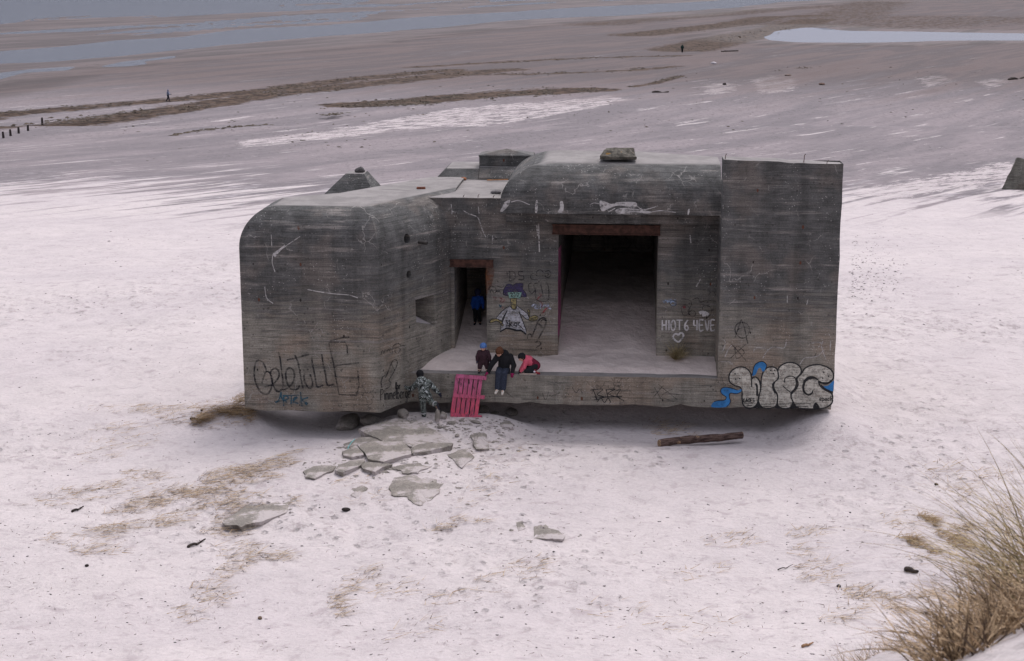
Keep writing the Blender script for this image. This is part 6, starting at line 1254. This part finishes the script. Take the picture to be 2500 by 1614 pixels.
# ---- marram grass
def marram(label, spots, n, L, mat, cat='dune grass', lean=(-.55, .25), w_=.006, name='marram_grass', spread=.5, segs=7, group=None, zoff=0):
    Bm = Blades(); base = Vector(spots[0][:3])
    for _ in range(n):
        x, y, r = spots[rs.randint(len(spots))][0], spots[rs.randint(1) if 0 else 0][1], 0
        s_ = spots[rs.randint(len(spots))]; a = rs.rand() * 6.283; rr = math.sqrt(rs.rand()) * s_[3]
        x = s_[0] + math.cos(a) * rr; y = s_[1] + math.sin(a) * rr; z = (float(gz(x, y)) if zoff == 0 else s_[2]) - .02
        d = np.array([lean[0] + rs.randn() * spread, lean[1] + rs.randn() * spread, .75 + rs.rand() * .6]); d += np.array([math.cos(a), math.sin(a), 0]) * .25
        Bm.blade((x, y, z), d, rs.uniform(*L), w_ * rs.uniform(.6, 1.3), rs.uniform(.15, .9), segs, (lean[0] * .9 + rs.randn() * .3, lean[1] * .5 + rs.randn() * .3, -.75))
    o = Bm.build(name, mat, None, base); return tag(o, label, cat, group)
def mar_mat(name, g, yv, br):
    t = NT(name); o = t.obj(); n = t.noise(t.mapg(o, (22, 22, 5)), 1, 3, .6); n2 = t.noise(t.mapg(o, (30, 30, 3), (0, 0, 0), (4, 1, 2)), 1, 2)
    c = t.mix(t.rng(n, .44, .56), g, yv); c = t.mix(t.rng(n2, .5, .6), c, br); t.bs.inputs['Specular IOR Level'].default_value = .2; return t.done(c, .7)
MG = mar_mat('marram_green', (.13, .105, .045), (.43, .32, .17), (.15, .10, .055)); MD = mar_mat('marram_dry', (.22, .15, .085), (.42, .30, .18), (.09, .06, .04))
def sp(px, py, D, r):
    d = ray(px, py); x = d.x / d.y * D; return (x, D, float(gz(x, D)), r)
def tuft(px, py, label, n, L, r, mat, lean, sc_=1.0, **k):
    p = fastg(px, py); return marram(label, [(p[0], p[1], p[2], r)], n, L, mat, lean=lean, w_=.011 * sc_, spread=.45, segs=4, **k)
# big clump on the dune lobe: taller green part behind, collapsed dry part in front
marram('tall green and straw-coloured marram clump at the lower right edge', [sp(2590, 1420, 8.6, .3), sp(2570, 1350, 9.0, .25), sp(2650, 1300, 9.2, .4), sp(2520, 1450, 8.6, .18)], 440, (.35, .8), MG, lean=(-.55, .35), w_=.0125)
marram('collapsed dry brown marram below the tall clump', [sp(2400, 1600, 6.9, .22), sp(2440, 1540, 7.5, .25), sp(2500, 1500, 7.9, .3), sp(2520, 1600, 6.8, .25), sp(2330, 1640, 6.5, .15)], 900, (.2, .5), MD, lean=(-.5, .2), w_=.011, spread=.85)
marram('low fringe of short dry grass along the crest of the near dune', [sp(2145, 1550, 8.9, .12), sp(2190, 1520, 9.0, .15), sp(2240, 1508, 9.1, .12), sp(2080, 1585, 8.6, .1)], 420, (.08, .26), MD, lean=(-.4, .3), w_=.004, spread=.7)
marram('long pale marram blades arching in from the right edge above the green clump', [sp(2660, 1420, 8.4, .35), sp(2730, 1340, 8.8, .4), sp(2620, 1460, 8.2, .25)], 330, (.75, 1.25), mar_mat('marram_tall', (.15, .12, .055), (.46, .36, .20), (.25, .18, .10)), lean=(-.5, .45), w_=.011, spread=.42, segs=9)
p = to_world(onv(1652, 872, 1.75)); 
q_ = to_uvw(p); p.z = drift_z(q_.x, q_.y)
marram('small drooping tuft of marram growing at the foot of the right pillar on the ledge', [(p.x, p.y, p.z, .10)], 420, (.35, .8), straw_mat('tuft_grass', (.26, .21, .10), (.48, .40, .26), (.17, .14, .06)), cat='grass tuft', lean=(.0, -.55), w_=.014, name='grass_tuft', zoff=1, spread=.5)
# ================================================================= LIGHT, SKY, CAMERA
w = bpy.data.worlds.new('World'); bpy.context.scene.world = w; w.use_nodes = True; nt = w.node_tree; nt.nodes.clear()
sky = nt.nodes.new('ShaderNodeTexSky'); sky.sky_type = 'NISHITA'; sky.sun_disc = False
SE, SR = 60, 28      # sun high, behind the bunker
sky.sun_elevation = R(SE); sky.sun_rotation = R(SR); sky.air_density = 1.0; sky.dust_density = 3.0; sky.ozone_density = 1.0
hs_ = nt.nodes.new('ShaderNodeHueSaturation'); hs_.inputs['Saturation'].default_value = .3
tint = nt.nodes.new('ShaderNodeMix'); tint.data_type = 'RGBA'; tint.blend_type = 'MULTIPLY'; tint.inputs[0].default_value = 1; tint.inputs[7].default_value = (.96, .95, 1.0, 1)
bg = nt.nodes.new('ShaderNodeBackground'); bg.inputs[1].default_value = .13; out = nt.nodes.new('ShaderNodeOutputWorld')
nt.links.new(sky.outputs[0], hs_.inputs['Color']); nt.links.new(hs_.outputs[0], tint.inputs[6]); tc = nt.nodes.new('ShaderNodeTexCoord'); sx = nt.nodes.new('ShaderNodeSeparateXYZ'); mr = nt.nodes.new('ShaderNodeMapRange'); mr.interpolation_type = 'SMOOTHSTEP'
mr.inputs[1].default_value = .05; mr.inputs[2].default_value = .38; mr.inputs[3].default_value = .20; mr.inputs[4].default_value = 1.65        # overcast: zenith brighter than horizon
vm = nt.nodes.new('ShaderNodeVectorMath'); vm.operation = 'SCALE'
nt.links.new(tc.outputs['Generated'], sx.inputs[0]); nt.links.new(sx.outputs[2], mr.inputs[0]); nt.links.new(tint.outputs[2], vm.inputs[0]); nt.links.new(mr.outputs[0], vm.inputs['Scale'])
hz = nt.nodes.new('ShaderNodeMix'); hz.data_type = 'RGBA'; hz.inputs[6].default_value = (.84, .90, 1.14, 1); hz.inputs[7].default_value = (1.0, .985, .985, 1); nt.links.new(mr.outputs[0], hz.inputs[0])
ml = nt.nodes.new('ShaderNodeVectorMath'); ml.operation = 'MULTIPLY'; nt.links.new(vm.outputs[0], ml.inputs[0]); nt.links.new(hz.outputs[2], ml.inputs[1])
nt.links.new(ml.outputs[0], bg.inputs[0]); nt.links.new(bg.outputs[0], out.inputs[0])
L = bpy.data.lights.new('sun', 'SUN'); L.energy = .8; L.angle = R(18); L.color = (1, .96, .92)
lo = bpy.data.objects.new('sun', L); C.objects.link(lo)
az = R(SR); d = Vector((math.sin(az) * math.cos(R(SE)), math.cos(az) * math.cos(R(SE)), math.sin(R(SE))))
lo.rotation_euler = d.to_track_quat('Z', 'Y').to_euler(); lo.location = (0, 30, 40)
cam = bpy.data.cameras.new('camera'); co = bpy.data.objects.new('camera', cam); C.objects.link(co)
co.location = CP; co.rotation_euler = (math.pi / 2 - PITCH, 0, 0); cam.sensor_width = 36; cam.lens = 36 * F / 2500; cam.clip_start = .1; cam.clip_end = 60000
cam.dof.use_dof = True; cam.dof.focus_distance = 49; cam.dof.aperture_fstop = 6.5
sc = bpy.context.scene; sc.camera = co
sc.view_settings.view_transform = 'Standard'; sc.view_settings.look = 'None'; sc.view_settings.exposure = .45; sc.view_settings.gamma = 1
